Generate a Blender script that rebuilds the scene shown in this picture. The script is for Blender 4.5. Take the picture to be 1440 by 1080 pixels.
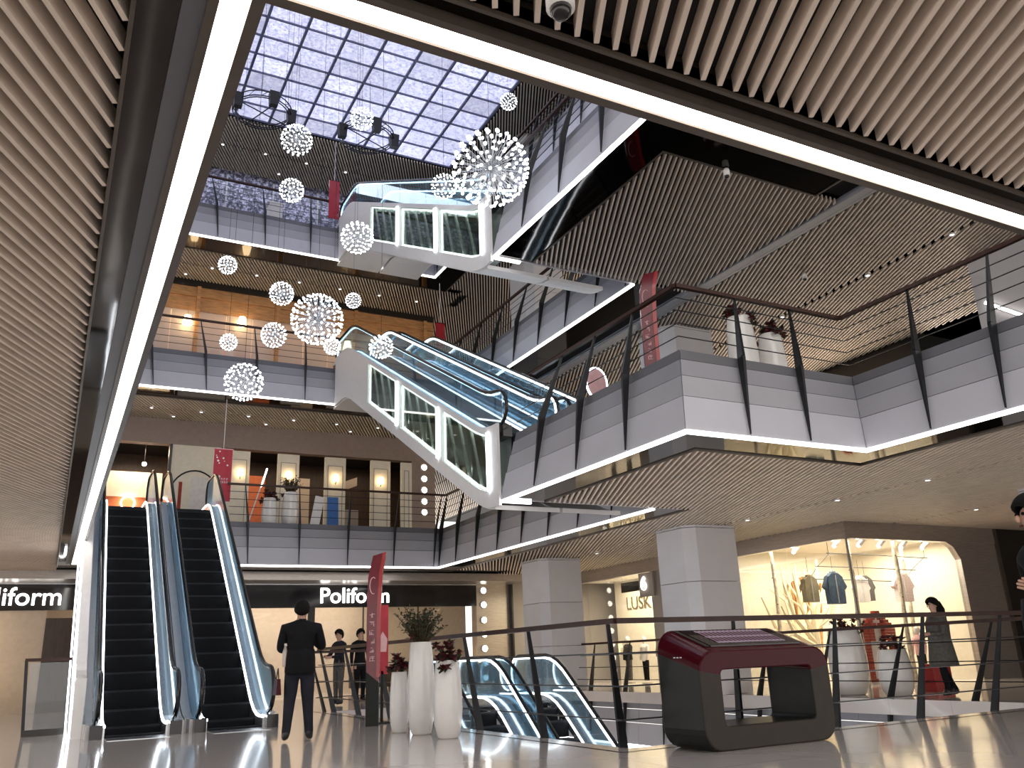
import bpy, bmesh, math, random
from mathutils import Vector, Matrix
random.seed(7)
for o in list(bpy.data.objects): bpy.data.objects.remove(o)
scene = bpy.context.scene
COL = scene.collection

# ------------------------------------------------------------------ camera
CAM_H = 0.935
def make_camera():
    f, pitch, roll, yaw = 1195.2, math.radians(17.8), math.radians(2.33), math.radians(28.33)
    fwd = Vector((math.sin(yaw)*math.cos(pitch), math.cos(yaw)*math.cos(pitch), math.sin(pitch)))
    rt = Vector((math.cos(yaw), -math.sin(yaw), 0)); up = rt.cross(fwd)
    r2 = math.cos(roll)*rt - math.sin(roll)*up
    u2 = math.sin(roll)*rt + math.cos(roll)*up
    cd = bpy.data.cameras.new('camera'); cd.sensor_width = 36; cd.lens = f/1440*36
    cd.clip_start = .05; cd.clip_end = 300
    co = bpy.data.objects.new('camera', cd); COL.objects.link(co)
    m = Matrix((r2, u2, -fwd)).transposed().to_4x4(); m.translation = (0, 0, CAM_H)
    co.matrix_world = m
    scene.camera = co
make_camera()

# ------------------------------------------------------------------ world, exposure, large lights
w = bpy.data.worlds.new('world'); scene.world = w; w.use_nodes = True
w.node_tree.nodes['Background'].inputs[0].default_value = (.95, .9, .85, 1)
w.node_tree.nodes['Background'].inputs[1].default_value = 1.25
vs = scene.view_settings
vs.view_transform = 'Standard'; vs.look = 'None'; vs.gamma = 1; vs.exposure = 0.75
vs.use_curve_mapping = False
SKY_E, LED_E = 0.74, 5.5
def area(name, loc, size, power, color=(1, 1, 1), rot=(0, 0, 0), sy=None):
    ld = bpy.data.lights.new(name, 'AREA'); ld.energy = power; ld.color = color; ld.size = size
    if sy: ld.shape = 'RECTANGLE'; ld.size_y = sy
    o = bpy.data.objects.new(name, ld); o.location = loc; o.rotation_euler = rot; COL.objects.link(o)
    return o

# ------------------------------------------------------------------ materials
M = {}
def mat(name, col, rough=.5, metal=0., emit=None, es=0., noise=0., nscale=8., bump=0., bscale=20., spec=.5, coat=0., trans=0., stretch=None):
    m = bpy.data.materials.new(name); m.use_nodes = True; M[name] = m
    nt = m.node_tree; b = nt.nodes['Principled BSDF']
    b.inputs['Base Color'].default_value = (*col, 1)
    b.inputs['Roughness'].default_value = rough; b.inputs['Metallic'].default_value = metal
    b.inputs['Specular IOR Level'].default_value = spec; b.inputs['Coat Weight'].default_value = coat
    b.inputs['Coat Roughness'].default_value = .05
    if emit: b.inputs['Emission Color'].default_value = (*emit, 1); b.inputs['Emission Strength'].default_value = es
    if noise or bump:
        tc = nt.nodes.new('ShaderNodeTexCoord'); mp = nt.nodes.new('ShaderNodeMapping')
        nt.links.new(tc.outputs['Object'], mp.inputs[0])
        if stretch: mp.inputs['Scale'].default_value = stretch
        n = nt.nodes.new('ShaderNodeTexNoise'); n.inputs['Scale'].default_value = nscale; n.inputs['Detail'].default_value = 4
        nt.links.new(mp.outputs[0], n.inputs['Vector'])
        if noise:
            r = nt.nodes.new('ShaderNodeValToRGB')
            r.color_ramp.elements[0].position = .3; r.color_ramp.elements[1].position = .7
            r.color_ramp.elements[0].color = (*[max(0, c*(1-noise)) for c in col], 1)
            r.color_ramp.elements[1].color = (*[min(1, c*(1+noise)) for c in col], 1)
            nt.links.new(n.outputs['Fac'], r.inputs[0]); nt.links.new(r.outputs[0], b.inputs['Base Color'])
        if bump:
            n2 = nt.nodes.new('ShaderNodeTexNoise'); n2.inputs['Scale'].default_value = bscale
            nt.links.new(mp.outputs[0], n2.inputs['Vector'])
            bp = nt.nodes.new('ShaderNodeBump'); bp.inputs['Strength'].default_value = bump; bp.inputs['Distance'].default_value = .05
            nt.links.new(n2.outputs['Fac'], bp.inputs['Height']); nt.links.new(bp.outputs[0], b.inputs['Normal'])
    return m
def glass(name, col=(.9, .95, 1), refl=.12, tint=.9, diff=0., fres=.5):
    m = bpy.data.materials.new(name); m.use_nodes = True; M[name] = m
    nt = m.node_tree; nt.nodes.clear()
    out = nt.nodes.new('ShaderNodeOutputMaterial'); mx = nt.nodes.new('ShaderNodeMixShader')
    t = nt.nodes.new('ShaderNodeBsdfTransparent'); t.inputs[0].default_value = (*[c*tint for c in col], 1)
    g = nt.nodes.new('ShaderNodeBsdfGlossy'); g.inputs['Roughness'].default_value = .02
    lw = nt.nodes.new('ShaderNodeLayerWeight'); lw.inputs[0].default_value = .25
    ad = nt.nodes.new('ShaderNodeMath'); ad.operation = 'MULTIPLY_ADD'; ad.inputs[1].default_value = fres; ad.inputs[2].default_value = refl
    nt.links.new(lw.outputs['Fresnel'], ad.inputs[0]); nt.links.new(ad.outputs[0], mx.inputs[0])
    nt.links.new(g.outputs[0], mx.inputs[2])
    if diff:
        d = nt.nodes.new('ShaderNodeBsdfDiffuse'); d.inputs[0].default_value = (*col, 1)
        m2 = nt.nodes.new('ShaderNodeMixShader'); m2.inputs[0].default_value = diff
        nt.links.new(t.outputs[0], m2.inputs[1]); nt.links.new(d.outputs[0], m2.inputs[2]); nt.links.new(m2.outputs[0], mx.inputs[1])
    else: nt.links.new(t.outputs[0], mx.inputs[1])
    nt.links.new(mx.outputs[0], out.inputs[0])
    return m
def emis(name, col, s):
    return mat(name, (.8, .8, .8), .5, emit=col, es=s)

mat('slat', (.76, .645, .545), .5, noise=.08, nscale=3)
mat('slat_back', (.012, .011, .011), .8, noise=.2)
mat('mirror_black', (.04, .036, .034), .05, metal=1., bump=.06, bscale=.9, noise=.1, nscale=1)
mat('trim_brown', (.10, .08, .065), .35, metal=.5, noise=.1)
mat('trim_dark', (.03, .027, .025), .3, metal=.5, noise=.1)
emis('led', (1, .93, .84), LED_E)
emis('led_cool', (.86, .93, 1), LED_E*.8)
emis('led_edge', (1, .96, .93), LED_E*.6)
emis('bulb', (.88, .93, 1), 4.5)
emis('lamp_small', (1, .93, .85), 3)
emis('lamp_warm', (1, .72, .38), 6)
emis('lamp_white', (1, .93, .85), 10)
emis('dot_light', (1, .9, .78), 5)
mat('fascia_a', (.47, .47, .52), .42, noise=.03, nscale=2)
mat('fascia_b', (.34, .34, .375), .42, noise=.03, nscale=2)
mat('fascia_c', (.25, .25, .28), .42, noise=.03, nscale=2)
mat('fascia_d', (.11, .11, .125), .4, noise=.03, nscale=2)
mat('post', (.012, .013, .016), .35, metal=.3, noise=.1)
mat('handrail', (.045, .02, .015), .35, noise=.2, nscale=6, spec=.25)
mat('cable', (.04, .04, .045), .3, metal=.8, noise=.05)
mat('column', (.62, .61, .64), .5, noise=.03, nscale=2)
mat('white', (.72, .71, .72), .45, noise=.03)
mat('white_gloss', (.8, .78, .76), .18, noise=.03, coat=.5)
mat('steel', (.55, .56, .58), .22, metal=.9, noise=.05)
mat('brushed', (.42, .38, .35), .3, metal=.7, noise=.12, nscale=4, stretch=(1, 1, 12))
mat('step', (.004, .0045, .006), .6, noise=.3, nscale=30, spec=.12)
mat('step_nose', (.010, .011, .014), .5, noise=.1, spec=.2)
mat('rubber', (.008, .008, .009), .25, noise=.1)
mat('black', (.01, .01, .011), .4, noise=.1)
mat('black_gloss', (.012, .011, .012), .08, noise=.1)
mat('wall_grey', (.36, .33, .31), .5, noise=.05, nscale=2)
mat('wall_beige', (.62, .52, .42), .6, noise=.05)
mat('wall_cream', (.80, .74, .62), .6, noise=.04)
mat('wall_brown', (.30, .23, .20), .6, noise=.06)
mat('wood', (.52, .26, .10), .45, noise=.25, nscale=3, stretch=(1, 1, 6))
mat('wood_dark', (.06, .035, .025), .4, noise=.25, nscale=3, stretch=(6, 6, 1))
mat('orange', (.75, .20, .07), .5, noise=.1)
mat('red', (.36, .010, .018), .25, noise=.08, coat=.4)
mat('red_dark', (.055, .003, .007), .22, noise=.1, spec=.15)
mat('banner_red', (.45, .03, .05), .6, noise=.12, nscale=5)
mat('totem_red', (.15, .006, .018), .15, noise=.15)
mat('pink', (.75, .45, .48), .5, noise=.1)
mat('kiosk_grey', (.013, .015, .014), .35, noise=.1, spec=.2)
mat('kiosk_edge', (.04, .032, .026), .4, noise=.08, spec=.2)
mat('leaf', (.035, .045, .02), .6, noise=.3)
mat('twig', (.09, .06, .03), .7, noise=.2)
mat('petal', (.10, .006, .012), .6, noise=.3)
mat('cloth_black', (.006, .006, .008), .8, noise=.2, spec=.2)
mat('cloth_navy', (.018, .019, .028), .8, noise=.2, spec=.2)
mat('cloth_grey', (.09, .085, .08), .85, noise=.25, nscale=25)
mat('cloth_denim', (.11, .17, .26), .8, noise=.2, nscale=12)
mat('cloth_white', (.75, .72, .70), .8, noise=.08)
mat('cloth_khaki', (.40, .33, .20), .8, noise=.15)
mat('skin', (.55, .33, .24), .5, noise=.05)
mat('hair', (.006, .005, .005), .7, noise=.2, spec=.15)
mat('panel_dark', (.022, .017, .013), .55, noise=.15, spec=.25)
mat('brick_red', (.30, .03, .014), .7, noise=.2)
mat('birch', (.55, .48, .38), .7, noise=.35, nscale=12)
mat('tree_cream', (.85, .74, .52), .6, noise=.06)
mat('green_dark', (.022, .028, .02), .4, noise=.3)
mat('teal', (.15, .45, .45), .5, noise=.1)
mat('blue', (.05, .16, .45), .4, noise=.1)
mat('lettering', (.85, .85, .85), .4, emit=(1, .95, .9), es=3.2)
mat('print_white', (.8, .78, .78), .5, noise=.03)
mat('dark_glossy_floor', (.05, .055, .065), .15, noise=.1)
glass('glass', (.92, .96, 1), .04, .93)
glass('glass_blue', (.66, .84, .95), .14, .88, .45)
glass('glass_clear', (.70, .86, .95), .10, .88, .07)
glass('glass_shop', (.97, .97, .95), .01, .97, fres=.15)
glass('glass_dark', (.80, .88, .80), .06, .85)
glass('glass_frost', (.9, .82, .75), .04, .75, .45)
# polished stone floor with large tiles
def floor_mat():
    m = mat('floor_stone', (.55, .50, .47), .12, spec=.6)
    nt = m.node_tree; b = nt.nodes['Principled BSDF']
    tc = nt.nodes.new('ShaderNodeTexCoord'); br = nt.nodes.new('ShaderNodeTexBrick')
    br.offset = .0; br.inputs['Scale'].default_value = 1
    br.inputs['Brick Width'].default_value = 1.2; br.inputs['Row Height'].default_value = 1.2
    br.inputs['Mortar Size'].default_value = .004
    br.inputs['Color1'].default_value = (.68, .625, .59, 1); br.inputs['Color2'].default_value = (.65, .595, .565, 1)
    br.inputs['Mortar'].default_value = (.46, .42, .39, 1)
    nt.links.new(tc.outputs['Object'], br.inputs['Vector'])
    n = nt.nodes.new('ShaderNodeTexNoise'); n.inputs['Scale'].default_value = 1.5
    nt.links.new(tc.outputs['Object'], n.inputs['Vector'])
    mx = nt.nodes.new('ShaderNodeMix'); mx.data_type = 'RGBA'; mx.blend_type = 'MULTIPLY'; mx.inputs[0].default_value = .15
    nt.links.new(br.outputs['Color'], mx.inputs[6]); nt.links.new(n.outputs['Color'], mx.inputs[7])
    nt.links.new(mx.outputs[2], b.inputs['Base Color'])
    b.inputs['Coat Weight'].default_value = .35
floor_mat()
def sky_mat():
    m = mat('sky_panel', (.6, .6, .65), .6)
    nt = m.node_tree; b = nt.nodes['Principled BSDF']
    tc = nt.nodes.new('ShaderNodeTexCoord'); n = nt.nodes.new('ShaderNodeTexNoise')
    n.inputs['Scale'].default_value = 13; n.inputs['Detail'].default_value = 8; n.inputs['Roughness'].default_value = .8
    oi = nt.nodes.new('ShaderNodeObjectInfo')
    ad = nt.nodes.new('ShaderNodeVectorMath'); ad.operation = 'ADD'
    nt.links.new(tc.outputs['Object'], ad.inputs[0]); nt.links.new(oi.outputs['Location'], ad.inputs[1])
    nt.links.new(ad.outputs[0], n.inputs['Vector'])
    r = nt.nodes.new('ShaderNodeValToRGB')
    r.color_ramp.elements[0].position = .38; r.color_ramp.elements[0].color = (.16, .17, .40, 1)
    r.color_ramp.elements[1].position = .62; r.color_ramp.elements[1].color = (.80, .82, 1.0, 1)
    nt.links.new(n.outputs['Fac'], r.inputs[0]); nt.links.new(r.outputs[0], b.inputs['Emission Color'])
    mu = nt.nodes.new('ShaderNodeMath'); mu.operation = 'MULTIPLY_ADD'; mu.inputs[1].default_value = SKY_E*.5; mu.inputs[2].default_value = SKY_E*.65
    nt.links.new(oi.outputs['Random'], mu.inputs[0]); nt.links.new(mu.outputs[0], b.inputs['Emission Strength'])
sky_mat()
def glitter_mat():
    m = mat('glitter', (.25, .25, .33), .4)
    nt = m.node_tree; b = nt.nodes['Principled BSDF']
    tc = nt.nodes.new('ShaderNodeTexCoord'); n = nt.nodes.new('ShaderNodeTexNoise')
    n.inputs['Scale'].default_value = 9; n.inputs['Detail'].default_value = 5; n.inputs['Roughness'].default_value = .8
    nt.links.new(tc.outputs['Object'], n.inputs['Vector'])
    r = nt.nodes.new('ShaderNodeValToRGB'); r.color_ramp.elements[0].position = .47; r.color_ramp.elements[1].position = .62
    r.color_ramp.elements[0].color = (.04, .04, .07, 1); r.color_ramp.elements[1].color = (.5, .5, .68, 1)
    nt.links.new(n.outputs['Fac'], r.inputs[0]); nt.links.new(r.outputs[0], b.inputs['Base Color'])
glitter_mat()
def plaid_mat(name, a, b_, s):
    m = mat(name, a, .8); nt = m.node_tree; b = nt.nodes['Principled BSDF']
    tc = nt.nodes.new('ShaderNodeTexCoord'); ch = nt.nodes.new('ShaderNodeTexBrick'); ch.offset = 0
    ch.inputs['Scale'].default_value = s; ch.inputs['Color1'].default_value = (*a, 1); ch.inputs['Color2'].default_value = (*a, 1)
    ch.inputs['Mortar'].default_value = (*b_, 1); ch.inputs['Mortar Size'].default_value = .06
    ch.inputs['Brick Width'].default_value = .5; ch.inputs['Row Height'].default_value = .5
    mp = nt.nodes.new('ShaderNodeMapping'); mp.inputs['Rotation'].default_value = (math.pi/2, 0, 0)
    nt.links.new(tc.outputs['Object'], mp.inputs[0]); nt.links.new(mp.outputs[0], ch.inputs['Vector'])
    nt.links.new(ch.outputs['Color'], b.inputs['Base Color'])
plaid_mat('cloth_plaid', (.8, .74, .72), (.45, .2, .22), 14)
plaid_mat('screen_print', (.07, .014, .03), (.40, .32, .40), 9)

# ------------------------------------------------------------------ mesh helpers
ROOT = {}
class MB:
    def __init__(s): s.v = []; s.f = []
    def quad(s, *p):
        n = len(s.v); s.v += [tuple(q) for q in p]; s.f.append(tuple(range(n, n+len(p)))); return s
    def box(s, a, b):
        n = len(s.v); x0, y0, z0 = a; x1, y1, z1 = b
        s.v += [(x0,y0,z0),(x1,y0,z0),(x1,y1,z0),(x0,y1,z0),(x0,y0,z1),(x1,y0,z1),(x1,y1,z1),(x0,y1,z1)]
        s.f += [tuple(n+i for i in q) for q in ((0,3,2,1),(4,5,6,7),(0,1,5,4),(1,2,6,5),(2,3,7,6),(3,0,4,7))]
        return s
    def hexa(s, p):          # 8 points, bottom ring then top ring
        n = len(s.v); s.v += [tuple(q) for q in p]
        s.f += [tuple(n+i for i in q) for q in ((0,3,2,1),(4,5,6,7),(0,1,5,4),(1,2,6,5),(2,3,7,6),(3,0,4,7))]
        return s
    def beam(s, p, q, w, h=None, up=(0, 0, 1)):
        p, q = Vector(p), Vector(q); d = (q-p).normalized(); u = Vector(up)
        if abs(d.dot(u)) > .99: u = Vector((1, 0, 0))
        r = d.cross(u).normalized(); u = r.cross(d); h = h or w
        a = r*w/2; b = u*h/2
        return s.hexa([p-a-b, p+a-b, q+a-b, q-a-b, p-a+b, p+a+b, q+a+b, q-a+b])
    def taper(s, p, q, w0, h0, w1, h1, r):   # box with different ends; r = width axis
        p, q = Vector(p), Vector(q); d = (q-p).normalized(); r = Vector(r); u = d.cross(r).normalized()
        a, b, c, e = r*w0/2, u*h0/2, r*w1/2, u*h1/2
        return s.hexa([p-a-b, p+a-b, p+a+b, p-a+b, q-c-e, q+c-e, q+c+e, q-c+e])
    def tube(s, pts, r, n=6, closed=False, cap=True):
        pts = [Vector(p) for p in pts]; k = len(pts); base = len(s.v)
        rr = r if isinstance(r, (list, tuple)) else [r]*k
        ref = None
        for i, p in enumerate(pts):
            a = pts[(i-1) % k] if (closed or i > 0) else p
            b = pts[(i+1) % k] if (closed or i < k-1) else p
            d = (b-a).normalized()
            if ref is None:
                ref = Vector((0, 0, 1)) if abs(d.z) < .9 else Vector((1, 0, 0))
            x = d.cross(ref)
            if x.length < 1e-4: x = d.cross(Vector((1, .3, 0)))
            x.normalize(); y = x.cross(d); ref = y
            for j in range(n):
                t = 2*math.pi*j/n; s.v.append(tuple(p+(x*math.cos(t)+y*math.sin(t))*rr[i]))
        for i in range(k if closed else k-1):
            i2 = (i+1) % k
            for j in range(n):
                j2 = (j+1) % n; s.f.append((base+i*n+j, base+i*n+j2, base+i2*n+j2, base+i2*n+j))
        if cap and not closed:
            s.f.append(tuple(base+j for j in range(n))[::-1]); s.f.append(tuple(base+(k-1)*n+j for j in range(n)))
        return s
    def lathe(s, prof, c=(0, 0, 0), n=20, cap=True):
        base = len(s.v); k = len(prof)
        for r, z in prof:
            for j in range(n):
                t = 2*math.pi*j/n; s.v.append((c[0]+r*math.cos(t), c[1]+r*math.sin(t), c[2]+z))
        for i in range(k-1):
            for j in range(n):
                j2 = (j+1) % n; s.f.append((base+i*n+j, base+i*n+j2, base+(i+1)*n+j2, base+(i+1)*n+j))
        if cap: s.f.append(tuple(base+j for j in range(n))[::-1]); s.f.append(tuple(base+(k-1)*n+j for j in range(n)))
        return s
    def ball(s, c, r, n=8, m=5, sq=(1, 1, 1)):
        pr = [(max(.001, math.sin(math.pi*i/m))*r, -math.cos(math.pi*i/m)*r) for i in range(m+1)]
        b = len(s.v); s.lathe(pr, (0, 0, 0), n)
        for i in range(b, len(s.v)):
            x, y, z = s.v[i]; s.v[i] = (c[0]+x*sq[0], c[1]+y*sq[1], c[2]+z*sq[2])
        return s
    def prism(s, poly, a, b, axis='y'):      # extrude a 2d polygon
        n = len(s.v); k = len(poly)
        def P(u, v, t): return {'y': (u, t, v), 'x': (t, u, v), 'z': (u, v, t)}[axis]
        s.v += [P(u, v, a) for u, v in poly]+[P(u, v, b) for u, v in poly]
        s.f.append(tuple(range(n, n+k))); s.f.append(tuple(range(n+2*k-1, n+k-1, -1)))
        for i in range(k):
            j = (i+1) % k; s.f.append((n+j, n+i, n+k+i, n+k+j))
        return s
    def band(s, x0, x1, ys, lo, hi):          # vertical band along y following functions lo/hi
        n = len(s.v)
        for y in ys: s.v += [(x0, y, lo(y)), (x1, y, lo(y)), (x1, y, hi(y)), (x0, y, hi(y))]
        for i in range(len(ys)-1):
            a, b = n+4*i, n+4*i+4
            for j in range(4):
                k = (j+1) % 4; s.f.append((a+j, a+k, b+k, b+j))
        s.f.append((n+3, n+2, n+1, n)); e = n+4*(len(ys)-1); s.f.append((e, e+1, e+2, e+3))
        return s
    def mesh(s, name, off=(0, 0, 0)):
        me = bpy.data.meshes.new(name)
        me.from_pydata([(x-off[0], y-off[1], z-off[2]) for x, y, z in s.v], [], s.f)
        bm = bmesh.new(); bm.from_mesh(me); bmesh.ops.recalc_face_normals(bm, faces=bm.faces); bm.to_mesh(me); bm.free()
        return me
    def build(s, name, m, parent=None, smooth=False, local=False, kind=None, label=None):
        off = (0, 0, 0) if (local or parent is None) else ROOT.get(parent, (0, 0, 0))
        me = s.mesh(name, off)
        if smooth:
            for p in me.polygons: p.use_smooth = True
        return obj(name, me, m, parent, kind, label)
def obj(name, me, m, parent=None, kind=None, label=None):
    if not me.materials: me.materials.append(M[m])
    o = bpy.data.objects.new(name, me); COL.objects.link(o)
    if parent is not None: o.parent = parent; ROOT[o] = ROOT.get(parent, (0, 0, 0))
    if kind: o['kind'] = kind
    if label: o['label'] = label
    return o
def tag(o, label, cat, group=None):
    o['label'] = label; o['category'] = cat
    if group: o['group'] = group
    return o
def thing(name, label, cat, loc=(0, 0, 0), group=None, rotz=0):
    o = bpy.data.objects.new(name, None); COL.objects.link(o); o.location = loc; o.rotation_euler = (0, 0, rotz)
    o.empty_display_size = .2
    ROOT[o] = loc
    return tag(o, label, cat, group)
def struct(name, loc=(0, 0, 0), label=None):
    o = bpy.data.objects.new(name, None); COL.objects.link(o); o.location = loc; ROOT[o] = loc
    o['kind'] = 'structure'
    if label: o['label'] = label
    return o
def smesh(name, mb, m, label=None): return mb.build(name, m, kind='structure', label=label)
def copy_tree(o, parent=None):
    c = o.copy(); COL.objects.link(c)
    if parent is not None: c.parent = parent
    for ch in [x for x in bpy.data.objects if x.parent == o]: copy_tree(ch, c)
    return c
def ico_dirs(n):
    g = math.pi*(3-math.sqrt(5)); out = []
    for i in range(n):
        z = 1-2*(i+.5)/n; r = math.sqrt(1-z*z); out.append(Vector((r*math.cos(g*i), r*math.sin(g*i), z)))
    return out

# ------------------------------------------------------------------ levels and floor plan
FH = 4.8                    # storey height
FB = 1.24                   # fascia depth below the floor level
XL, XG, XP = .40, 10.2, 6.9         # void: left edge, right gallery edge, promontory edge
YN, YB, YP0, YP1 = 2.85, 24.1, 8.2, 13.4
WALL_Y = 27.5
LOOP = [(XL, YB), (XG, YB), (XG, YP1), (XP, YP1), (XP, YP0), (XG, YP0), (XG, YN), (XL, YN)]
LOOP4 = [(XL, YB), (XG, YB), (XG, YN), (XL, YN)]
BORD = [1.0, .85, .05, .85, .85, .85, .20, .38]
BORD4 = [1.0, .85, .2, .38]
def offs(loop, ds):
    n = len(loop); out = []
    nor = []
    for i in range(n):
        (ax, ay), (bx, by) = loop[i], loop[(i+1) % n]; L = math.hypot(bx-ax, by-ay)
        nor.append((-(by-ay)/L, (bx-ax)/L))
    for i in range(n):
        p = loop[i]; a, b = nor[i-1], nor[i]; da, db = ds[i-1], ds[i]
        out.append((p[0]+a[0]*da+b[0]*db, p[1]+a[1]*da+b[1]*db))
    return out
def ring_piece(loop, i, d0, d1, z0, z1):
    n = len(loop); a = offs(loop, d0 if isinstance(d0, list) else [d0]*n); b = offs(loop, d1 if isinstance(d1, list) else [d1]*n)
    j = (i+1) % n
    return MB().hexa([(*a[i], z0), (*a[j], z0), (*b[j], z0), (*b[i], z0), (*a[i], z1), (*a[j], z1), (*b[j], z1), (*b[i], z1)])

# --- floors
FV = (5.4, 7.8, 12.9, 18.6)       # opening in the ground floor
fl = MB()
fl.box((-9, -5, -.25), (5.4, 36, 0)).box((5.4, -5, -.25), (26, 7.8, 0)).box((12.9, 7.8, -.25), (26, 36, 0))
fl.box((5.4, 18.6, -.25), (9.9, 36, 0)).box((9.9, 23.5, -.25), (12.9, 36, 0))
smesh('floor', fl, 'floor_stone', 'polished beige stone floor of the ground level')
smesh('floor_basement', MB().box((3, 3, -5.05), (16, 26, -4.8)), 'floor_stone', 'stone floor of the level below')
smesh('wall_basement', MB().box((3, 25.5, -4.8), (16, 26, -.3)), 'wall_grey')

# --- upper slabs
def slab(k):
    z1 = FH*k; z0 = z1-FB+.22
    m = MB()
    m.box((-9, YB+.3, z0), (20, WALL_Y+9, z1))                 # back
    m.box((XG+.3, YN-.1, z0), (26, YB+.3, z1))                # right gallery
    if k < 3: m.box((XP+.3, YP0+.3, z0), (XG+.3, YP1-.3, z1))
    m.box((-9, -4, z0), (XL-.15, YB, z1))                   # left
    if k == 1: m.box((XL-.15, -4, z0), (26, YN-.1, z1))     # above the viewer
    smesh('floor_slab', m, 'slat_back', ['', 'second', 'third', 'fourth'][k]+' storey floor slab around the atrium void')
for k in (1, 2, 3): slab(k)
# roof slab around the skylight
ZR = 17.6
smesh('ceiling_roof', MB().box((-9, 24.3, ZR+.15), (20, 40, ZR+.4)).box((10.93, 2, ZR+.15), (20, 24.3, ZR+.4)).box((-9, 2, ZR+.15), (.3, 24.3, ZR+.4)), 'slat_back')

# --- fascia panels, led strips, soffit borders, balustrades
ROWS = [(0, .40, 'fascia_a', 0.0), (.41, .66, 'fascia_b', .012), (.67, .87, 'fascia_c', .024), (.88, 1.0, 'fascia_d', .036)]  # greys darken upward: shading of the lapped rows put into the panel colours
LEAN = .20
BAYS = {4: 1.1, 5: 1.1}
def chainpt(loop, i, t, d, per=None):
    n = len(loop); o = offs(loop, [d]*n); a, b = o[i], o[(i+1) % n]
    return (a[0]+(b[0]-a[0])*t, a[1]+(b[1]-a[1])*t)
def fascia(loop, i, z, parent, bay=1.36, led='led_edge'):
    n = len(loop); (ax, ay), (bx, by) = loop[i], loop[(i+1) % n]; L = math.hypot(bx-ax, by-ay)
    nb = max(1, round(L/BAYS.get(i, bay) if n > 6 else L/bay))
    for q in range(nb):
        t0, t1 = (q+.004)/nb, (q+.996)/nb
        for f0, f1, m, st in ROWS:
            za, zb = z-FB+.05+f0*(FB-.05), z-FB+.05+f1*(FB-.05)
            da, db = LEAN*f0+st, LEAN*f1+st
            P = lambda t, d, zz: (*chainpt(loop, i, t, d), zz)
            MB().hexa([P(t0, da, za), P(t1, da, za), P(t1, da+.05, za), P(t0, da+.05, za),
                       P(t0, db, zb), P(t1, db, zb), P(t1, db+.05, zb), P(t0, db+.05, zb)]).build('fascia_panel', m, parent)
    if led: ring_piece(loop, i, -.01, .055, z-FB, z-FB+.04).build('led_strip', led, parent)
    return nb
def balustrade(loop, i, z, label, t_range=(0, 1), nb=None, h=1.1, drop=FB-.06, inset=.5, ncab=4, group=None, bay=1.36, ends=(True, True)):
    n = len(loop); (ax, ay), (bx, by) = loop[i], loop[(i+1) % n]; L = math.hypot(bx-ax, by-ay)
    nb = max(1, round(L/bay))
    ta, tb = t_range
    e = ((bx-ax)/L, (by-ay)/L, 0); nn = (-e[1], e[0], 0)
    t = thing('balustrade', label, 'railing', (*chainpt(loop, i, (ta+tb)/2, .3), z), group)
    P = lambda tt, d, zz: Vector((*chainpt(loop, i, tt, d), z+zz))
    a, b = P(ta, inset, h), P(tb, inset, h)
    MB().beam(a, b, .07, .055).build('handrail', 'handrail', t)
    for q in range(nb+1):
        tt = q/nb
        if tt < ta-.001 or tt > tb+.001: continue
        if (q == 0 and not ends[0]) or (q == nb and not ends[1]): continue
        if tt == 0: tt = .012
        if tt == 1: tt = .988
        m = MB(); ex = Vector(e)
        lo, mi, hi = P(tt, -.035, -drop), P(tt, .13 if drop > .3 else .02, -.02), P(tt, inset, h-.02)
        if drop > .3:
            m.taper(lo, mi, .014, .018, .05, .12, ex); m.taper(mi, hi, .05, .12, .02, .03, ex)
        else:
            m.taper(lo, hi, .04, .10, .02, .04, ex)
        m.build('post', 'post', t)
    for c in range(ncab):
        f = (c+.9)/(ncab+.9)
        d = LEAN+(inset-LEAN)*f; zz = h*f
        MB().tube([P(ta, d, zz), P(tb, d, zz)], .009, 5).build('cable', 'cable', t)
    return t
NAME = {1: 'second storey', 2: 'third storey', 3: 'fourth storey'}
for k in (1, 2, 3):
    loop = LOOP if k < 3 else LOOP4; bord = BORD if k < 3 else BORD4; z = FH*k
    n = len(loop)
    tr = struct('trim_%d' % k, (5, 14, z-FB), 'grey fascia panels and light strip around the %s void' % NAME[k])
    for i in range(n):
        near = (k < 3 and i in (6, 7)) or (k == 3 and i in (2, 3))
        if k > 1 and near:
            continue
        if near:
            # edges above the viewer: brown outer lip, wide light line, dark channel
            ring_piece(loop, i, -.115, -.06, z-FB-.012, z-FB+.3).build('outer_lip', 'trim_brown', tr)
            ring_piece(loop, i, -.058, .055, z-FB+.0, z-FB+.05).build('led_strip', 'led', tr)
            ring_piece(loop, i, .057, .10, z-FB-.012, z-FB+.12).build('inner_lip', 'trim_brown', tr)
        else:
            fascia(loop, i, z, tr, led=None if (k < 3 and i == 2) else 'led_edge')
            if k < 3 and i == 2: MB().box((XP, YP1-.055, z-FB), (XP+.6, YP1+.01, z-FB+.04)).build('led_strip', 'led_edge', tr)
        b0 = [.12]*n
        if bord[i] > .15:
            b1 = [max(.13, d) for d in bord]
            ring_piece(loop, i, [.10]*n, b1, z-FB+.045, z-FB+.11).build('soffit_mirror', 'mirror_black', tr)
            ring_piece(loop, i, [d-.02 for d in b1], b1, z-FB+.02, z-FB+.2).build('channel_wall', 'trim_brown', tr)
            if near and bord[i] > .3: ring_piece(loop, i, .10, .19, z-FB+.02, z-FB+.046).build('grey_strip', 'fascia_d', tr)
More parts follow.
